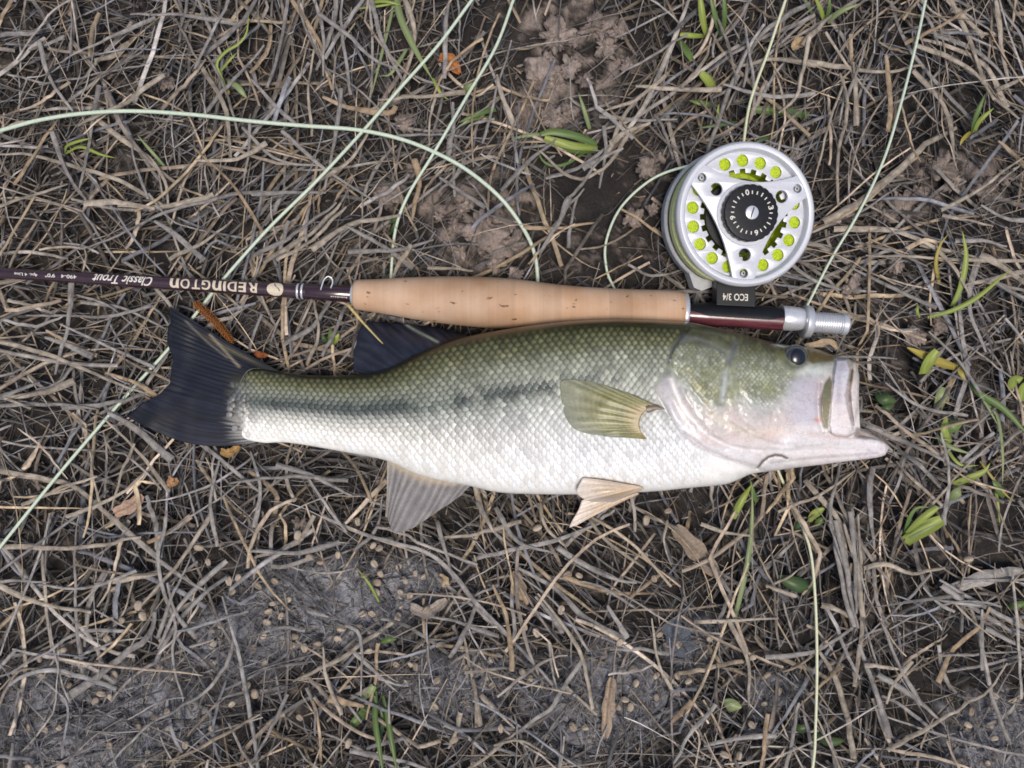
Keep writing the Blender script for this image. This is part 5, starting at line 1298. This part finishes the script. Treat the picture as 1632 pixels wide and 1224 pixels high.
plant('upright green tuft in the mud beside the pale seeds', (600, 1110), [([(598, 1100), (598, 1150), (604, 1190), (612, 1240)], 11, 'g', 9, 20), ([(610, 1108), (620, 1160), (634, 1235)], 10, 'g', 9, 18), ([(586, 1128), (574, 1142), (558, 1160)], 15, 'g', 8, 14, 'blade', 'stub'), ([(578, 1112), (590, 1100), (596, 1092)], 15, 'p', 8, 14, 'leaf', 'stub'), ([(604, 1180), (610, 1150), (604, 1120)], 8, 'd', 8, 10)])
plant('tiny green leaf lying on grey mud among seeds', (620, 1022), [([(606, 1024), (618, 1020), (632, 1019)], 9, 'g', 9, 10, 'leaf', 'leaf')], 'leaf', 'green_leaf')
plant('small green leaves in dark straw below the jaw', (1305, 828), [([(1290, 832), (1298, 820), (1314, 810)], 14, 'y', 8, 13, 'leaf', 'leaf'), ([(1268, 850), (1274, 838), (1282, 826)], 13, 'd', 7, 10, 'leaf', 'leaf'), ([(1300, 840), (1308, 830), (1316, 826)], 12, 'g', 7, 11, 'leaf', 'leaf')])
plant('faded pale green leaf pressed into grey mud', (1168, 1126), [([(1154, 1120), (1166, 1124), (1182, 1128)], 20, 'p', 8, 9, 'leaf', 'leaf')], 'leaf', 'green_leaf')
plant('dark green leaves in the hollow in front of the open mouth', (1412, 640), [([(1394, 625), (1410, 636), (1428, 640)], 20, 'd', 5, 8, 'leaf', 'leaf'), ([(1402, 660), (1414, 650), (1424, 646)], 14, 'd', 5, 8, 'leaf', 'leaf')], 'leaf', 'green_leaf')
plant('dark green leaf scraps under straw beside the yellow line', (1320, 1180), [([(1300, 1170), (1322, 1182), (1345, 1180)], 16, 'd', 6, 9, 'leaf', 'leaf'), ([(1266, 1155), (1276, 1162), (1290, 1160)], 14, 'd', 6, 9, 'leaf', 'leaf')], 'leaf', 'green_leaf')
plant('small green sprig between the tail and the dorsal fin', (528, 540), [([(524, 552), (528, 540), (526, 524)], 12, 'g', 7, 11, 'leaf', 'leaf'), ([(526, 548), (534, 542), (540, 532)], 10, 'y', 7, 11, 'leaf', 'leaf'), ([(524, 548), (516, 540), (514, 530)], 8, 'd', 7, 10, 'leaf', 'leaf')])
plant('thin yellow-green shoot leaning over the seeds', (600, 958), [([(604, 960), (588, 930), (568, 905)], 5, 'y', 9, 15)])
plant('bright green leaf tip behind grey driftwood', (1622, 966), [([(1606, 970), (1618, 966), (1636, 960)], 13, 'g', 8, 12, 'leaf', 'leaf')], 'leaf', 'green_leaf')
plant('small green leaf in the straw above the cork grip', (624, 352), [([(614, 354), (624, 350), (634, 352)], 13, 'd', 6, 9, 'leaf', 'leaf'), ([(622, 372), (628, 362), (632, 352)], 8, 'd', 6, 9, 'leaf', 'leaf')], 'leaf', 'green_leaf')
# thin yellow stem that leans on the dorsal fin
sy_ = add_straw([(553, 484), (578, 514), (612, 552)], 4.5, 2, zbase=17)
q = resample([(553, 484), (568, 502), (582, 518), (612, 550)], 14)
v, f = ribbon(PA(q[:, 0], q[:, 1], np.linspace(11, 17.5, 14)), np.linspace(4.5, 2, 14) * .345 / 1000, .5)
old = sy_.data; sy_.data = mesh_obj('straw_stem', v, f, m_straw, cols=np.tile(np.array([.50, .40, .17]), (len(v), 1)), grain=np.zeros((len(v), 3)), origin=tuple(v[0])).data
for o in [o for o in COL.objects if o.data is sy_.data and o is not sy_]: sy_.location = o.location; bpy.data.objects.remove(o)
sy_['label'] = 'thin yellow stem leaning across the dark dorsal fin'; sy_['group'] = 'yellow stem'

# ------------------------------------------------------------------ seeds, clods, dead leaves, catkin
SEEDS = []
def crop(lst, x0, y0, k): SEEDS.extend([(x0 + a / k, y0 + c_ / k) for a, c_ in lst])
crop([(551,360),(588,512),(520,603),(470,645),(668,440),(785,607),(460,775),(137,1027),(215,1035),(283,1027),(1150,305),(1068,535),(1028,712),(1065,600),(1025,558),(1120,915),(1228,865),(895,1113),(710,1150),(530,1115),(1030,1030),(960,160),(1005,230),(1105,320),(460,900),(335,825),(815,1030),(875,640),(490,865),(1190,830),(300,660),(190,695),(690,490)], 0, 820, 3.03)
crop([(340,158),(285,205),(115,250),(340,228),(420,195),(180,412),(85,467),(78,520),(435,550),(320,625),(210,590),(590,150),(620,163),(713,252),(625,285),(608,328),(550,290),(742,317),(795,285),(833,300),(722,375),(605,375),(768,395),(725,437),(710,495),(845,460),(765,725),(795,735),(885,925),(980,1088),(1205,1035),(470,1105),(235,980),(20,868),(1130,785),(1160,700),(1180,740),(570,660),(420,600),(145,490),(515,35),(225,100),(15,645)], 400, 820, 3.03)
crop([(110,65),(635,28),(627,198),(675,310),(312,295),(255,290),(50,545),(105,570),(700,580),(587,815),(785,780),(840,805),(685,883),(1145,1015),(1085,1165),(1015,1160),(1150,690),(570,745),(225,460)], 820, 820, 3.03)
crop([(980,215),(1105,1080),(1080,1200),(1205,900)], 1220, 820, 3.03)
crop([(135,525),(1525,345),(1420,390),(30,395)], 560, 700, 3.022)
for _ in range(900):
    a_, b_ = rng.uniform(0, 1632), rng.uniform(800, 1224)
    if len(SEEDS) > 160: break
    if bare_fields(np.array([a_]), np.array([b_]))[1][0] > .45 and min(math.hypot(a_ - u, b_ - v_) for u, v_ in SEEDS) > 14: SEEDS.append((a_, b_))
m_seed = attr_mat('seed_husk', rough=0.6, spec=0.3, noise=0.22, scale=900, bump=.3, bump_scale=900)
def seed_mesh(split):
    nu_, nv_ = 11, 16; V = []; C = []
    for i in range(nu_):
        a = -math.pi / 2 + math.pi * i / (nu_ - 1)
        for j in range(nv_):
            b_ = 2 * math.pi * j / nv_
            r_ = math.cos(a) ** .85 * (1 + .05 * math.sin(a * 3)); groove = 1 - (.28 if split else .10) * math.exp(-((b_ - math.pi / 2) / .28) ** 2)
            V.append((2.75 * math.sin(a), 1.95 * r_ * math.cos(b_), 1.55 * r_ * math.sin(b_) * groove))
            tone_ = (.55 if split else .8) + (.45 if split else .2) * (1 - math.exp(-((b_ - math.pi / 2) / .3) ** 2)); C.append(np.array([.40, .325, .245]) * tone_ * (1 - .3 * abs(math.sin(a)) ** 6))
    f = [tuple(x) for x in grid_faces(nu_, nv_, wrap_v=True)]
    return np.array(V) / 1000, f, np.array(C)
protos = []
for split in (False, True):
    for tn in (1.0, .80, 1.12):
        V, f, C = seed_mesh(split)
        o = mesh_obj('seed', V, f, m_seed, cols=C * tn * (np.array([1, .98, .95]) if tn < 1 else 1)); protos.append(o.data); bpy.data.objects.remove(o)
for k, (px, py) in enumerate(SEEDS):
    if sdist(np.array([px]), np.array([py]), fish_poly)[0] > -8: continue
    X, Y, _ = P(px, py, 8)
    d, mud, _ = bare_fields(np.array([px]), np.array([py]))
    zc = float(ground_mm(np.array([X]), np.array([Y]))[0]) + 1.2 if mud[0] > .6 else 12.5 + rng.uniform(-1, 2)
    if mud[0] > .6: zc = max(zc + 1.4, 7.5)
    pk = int(rng.integers(0, 6)); o = bpy.data.objects.new('seed', protos[pk]); COL.objects.link(o)
    o.location = P(px, py, zc); o.rotation_euler = (rng.normal(0, .35), rng.normal(0, .25), rng.uniform(0, math.pi))
    sc_ = rng.uniform(.78, 1.08); o.scale = (sc_, sc_ * rng.uniform(.88, 1.08), sc_)
    tone_w = ('tan', 'dull brown', 'pale')[pk % 3]; wh = where(px, py)
    tag(o, f"{tone_w} oval seed {'split by a groove' if pk > 2 else 'with a smooth husk'} {wh}", 'seed', 'seeds ' + wh)

m_clod = attr_mat('dry_earth', rough=0.95, spec=0.15, noise=0.35, scale=700, bump=.8, bump_scale=1500)
CLODS = [(885,58,28),(948,42,32),(872,112,26),(905,108,18),(846,164,30),(882,192,22),(838,190,18),(905,176,15),(612,310,22),(648,196,18),(768,372,40),(805,392,30),(722,356,18),(265,130,18),(1032,266,17),(1050,250,10),(1440,326,22),(1500,268,26),(1522,292,18),(1466,306,15),(1356,456,18),(1426,418,14),(1008,346,14),(1040,332,12),(930,128,16),(965,75,20),(985,50,18),(742,330,14),(790,420,16),(735,400,15),(1570,300,20),(1600,282,18),(1414,345,14),(1396,332,12),(820,440,14),(700,345,12),(1612,690,24),(1588,700,16),(480,835,12),(1460,535,18),(1500,520,16),(860,135,14),(915,60,14),(1000,100,15)]
for px, py, r_ in CLODS:
    bm = bmesh.new(); bmesh.ops.create_icosphere(bm, subdivisions=4, radius=1.0)
    sd = rng.uniform(0, 99, 3)
    co = np.array([v.co[:] for v in bm.verts])
    az = np.arctan2(co[:, 1], co[:, 0])
    rid = np.abs(fbm(co[:, 0] * 2.6 + sd[2], co[:, 1] * 2.6 + co[:, 2] * 2 + sd[0], 4) - .5) * 2
    lob = np.clip(.62 + 1.0 * (fbm(co[:, 0] * 1.7 + sd[0], co[:, 1] * 1.7 + co[:, 2] * .7 + sd[1], 4) - .5) * 2 + .9 * rid + .35 * (fbm(co[:, 0] * 7 + sd[2], co[:, 1] * 7 + co[:, 2] * 6, 3) - .5) * 2, .2, 1.7)
    rm = r_ * .355 * .001
    vv = co * lob[:, None] * np.array([rm, rm * rng.uniform(.65, 1), rm * rng.uniform(.26, .36)])
    a = rng.uniform(0, 6.28); R = np.array([[math.cos(a), -math.sin(a), 0], [math.sin(a), math.cos(a), 0], [0, 0, 1]])
    vv = vv @ R.T
    fc = np.array([[v.index for v in f_.verts] for f_ in bm.faces]); bm.free()
    X, Y, _ = P(px, py, 6); d, _, cr = bare_fields(np.array([px * 1.]), np.array([py * 1.]))
    zc = (5.5 if cr[0] > .4 else 7.5)
    n_ = fbm(co[:, 0] * 3 + sd[1], co[:, 1] * 3 + sd[0], 4)
    c = np.array([.255, .205, .175])[None] * (.35 + 1.2 * n_)[:, None] * rng.uniform(.8, 1.1)
    o = mesh_obj('earth_clod', vv + np.array(P(px, py, zc)), fc, m_clod, cols=c, origin=P(px, py, zc))
    tag(o, f"{'large' if r_ > 24 else 'small' if r_ < 16 else 'medium'} crumbly pinkish brown clod of earth {where(px, py)}", 'clod', 'clods of earth ' + where(px, py))

m_dleaf = attr_mat('dead_leaf', rough=0.7, spec=0.25, noise=0.3, scale=700, bump=.4, bump_scale=900)
def dead_leaf(label, pts, wpx, col, z, curl=.5, ridges=0):
    K = 18; q = resample(pts, K); s = np.linspace(0, 1, K); M = 9
    w = wpx * .345 / 1000 * np.sin(np.pi * (.12 + .8 * s)) ** .6 * (1 + .12 * np.sin(s * 17))
    p = PA(q[:, 0], q[:, 1], z + 1.5 * np.sin(s * 5)); t = np.gradient(p, axis=0); side = np.stack([-t[:, 1], t[:, 0], 0 * t[:, 0]], -1); side /= np.linalg.norm(side, axis=1)[:, None]
    u = np.linspace(-1, 1, M)
    zz_ = curl * (u ** 2)[None, :] * w[:, None] * .5 + (np.sin(u * 3.14 * ridges)[None, :] * .0009 if ridges else 0) + (fbm(s[:, None] * 9 + wpx, u[None] * 3, 2) - .5) * .0012
    v = p[:, None] + side[:, None] * (u[None, :, None] * w[:, None, None] * .5); v[..., 2] += zz_
    c = np.array(col) * (1 + .5 * (fbm(s[:, None] * 7, u[None] * 4 + wpx, 3) - .5))[..., None] * (1 - .35 * (np.abs(u) < .1))[None, :, None]
    o = mesh_obj('dead_leaf', v.reshape(-1, 3), grid_faces(K, M), m_dleaf, cols=c.reshape(-1, 3), origin=tuple(p[0])); tag(o, label, 'dead leaf')
dead_leaf('wide wavy brown dead leaf with long folds below the pelvic fin', [(1075, 840), (1110, 878), (1144, 918)], 30, (.25, .195, .145), 10, .3, 4)
dead_leaf('flat square-ended pinkish brown leaf scrap below the tail', [(182, 818), (205, 808), (228, 790)], 22, (.36, .24, .17), 14, .15)
dead_leaf('pale papery husk curled on the mud among the seeds', [(655, 965), (680, 974), (712, 955)], 20, (.33, .28, .235), 9, .9)
dead_leaf('narrow brown seed pod standing in the grey mud', [(975, 1080), (968, 1130), (965, 1175)], 20, (.33, .25, .18), 10, .8, 1)
dead_leaf('curled brown leaf strip at the lower mud edge', [(820, 910), (828, 940), (838, 965)], 24, (.36, .27, .18), 11, .7, 2)
dead_leaf('dark slate coloured flat leaf lying in a hollow', [(1064, 990), (1080, 1015), (1096, 1045)], 40, (.085, .095, .115), 8, .25)
dead_leaf('small amber brown leaf curl under the tail fin', [(352, 718), (365, 722), (382, 712)], 14, (.38, .23, .09), 12, .8)
dead_leaf('orange brown leaf scrap beside the yellow bud', [(268, 762), (276, 768), (284, 764)], 16, (.40, .22, .11), 14, .6)
dead_leaf('crumpled orange brown scrap between the two slanting lines', [(700, 92), (716, 98), (732, 118)], 20, (.40, .16, .05), 11, 1.0, 2)
dead_leaf('pale twisted straw scrap lying between the barrel and the snout', [(1282, 552), (1305, 548), (1322, 545), (1334, 556)], 11, (.42, .32, .21), 27, .9)
dead_leaf('tan husk curled in straw above the reel', [(1262, 78), (1272, 70), (1284, 68)], 18, (.42, .30, .18), 12, .9)
dead_leaf('weathered grey driftwood sliver by the dark hollow', [(1520, 940), (1560, 926), (1632, 910)], 24, (.36, .33, .30), 10, -.5)
dead_leaf('rounded tan leaf flake caught in straw at the mud edge', [(712, 935), (708, 925), (700, 916)], 16, (.42, .31, .19), 11, .7)
dead_leaf('small reddish brown bud scale by the tail base', [(406, 562), (416, 566), (426, 566)], 10, (.28, .09, .03), 12, .8)

# orange-brown catkin by the tail: a stalk with rows of scales
ck = empty('catkin', P(338, 510, 12)); tag(ck, 'orange brown scaly catkin lying between the rod and the tail fin', 'catkin')
m_cat = attr_mat('catkin_scale', rough=0.75, spec=0.2, noise=0.3, scale=900)
q = resample([(310, 482), (332, 502), (352, 522), (372, 548)], 30); core = PA(q[:, 0], q[:, 1], np.linspace(17, 14, 30))
v, f = tube(core, np.interp(np.linspace(0, 1, 30), [0, .08, .6, 1], [.6, 1.5, 1.5, .7]) / 1000, 10)
mesh_obj('core', v, f, m_cat, ck, cols=np.tile(np.array([.16, .06, .02]), (len(v), 1)))
tdir = np.gradient(core, axis=0); tdir /= np.linalg.norm(tdir, axis=1)[:, None]
Vs = []; Fs = []; Cs = []; of = 0
for i in range(46):
    t = i / 46 * .97; p = np.array([np.interp(t, np.linspace(0, 1, 30), core[:, k]) for k in range(3)]); d = np.array([np.interp(t, np.linspace(0, 1, 30), tdir[:, k]) for k in range(3)])
    sdv = np.cross(d, [0, 0, 1.0]); sdv /= np.linalg.norm(sdv); upv = np.cross(sdv, d)
    for j in range(6):
        a = j * math.pi / 3 + (i % 2) * math.pi / 6 + rng.normal(0, .12); o_ = math.cos(a) * sdv + math.sin(a) * upv; tn = -math.sin(a) * sdv + math.cos(a) * upv
        r0 = np.interp(t, [0, .08, .6, 1], [.7, 1.5, 1.5, .8]) / 1000; L_ = .0011; w_ = .00062
        quad = np.array([p + o_ * r0 - tn * w_ * .6, p + o_ * r0 + tn * w_ * .6, p + o_ * (r0 + L_ * .75) + d * L_ * .35 + tn * w_, p + o_ * (r0 + L_) + d * L_ * .9, p + o_ * (r0 + L_ * .75) + d * L_ * .35 - tn * w_])
        Vs.append(quad); Fs += [(of, of + 1, of + 2, of + 3, of + 4)]; of += 5
        Cs.append(np.array([[.22, .075, .02]] * 2 + [[.52, .22, .06]] * 3) * rng.uniform(.7, 1.2))
so = mesh_obj('catkin_scales', np.vstack(Vs), Fs, m_cat, ck, cols=np.vstack(Cs), smooth=False); so['kind'] = 'stuff'
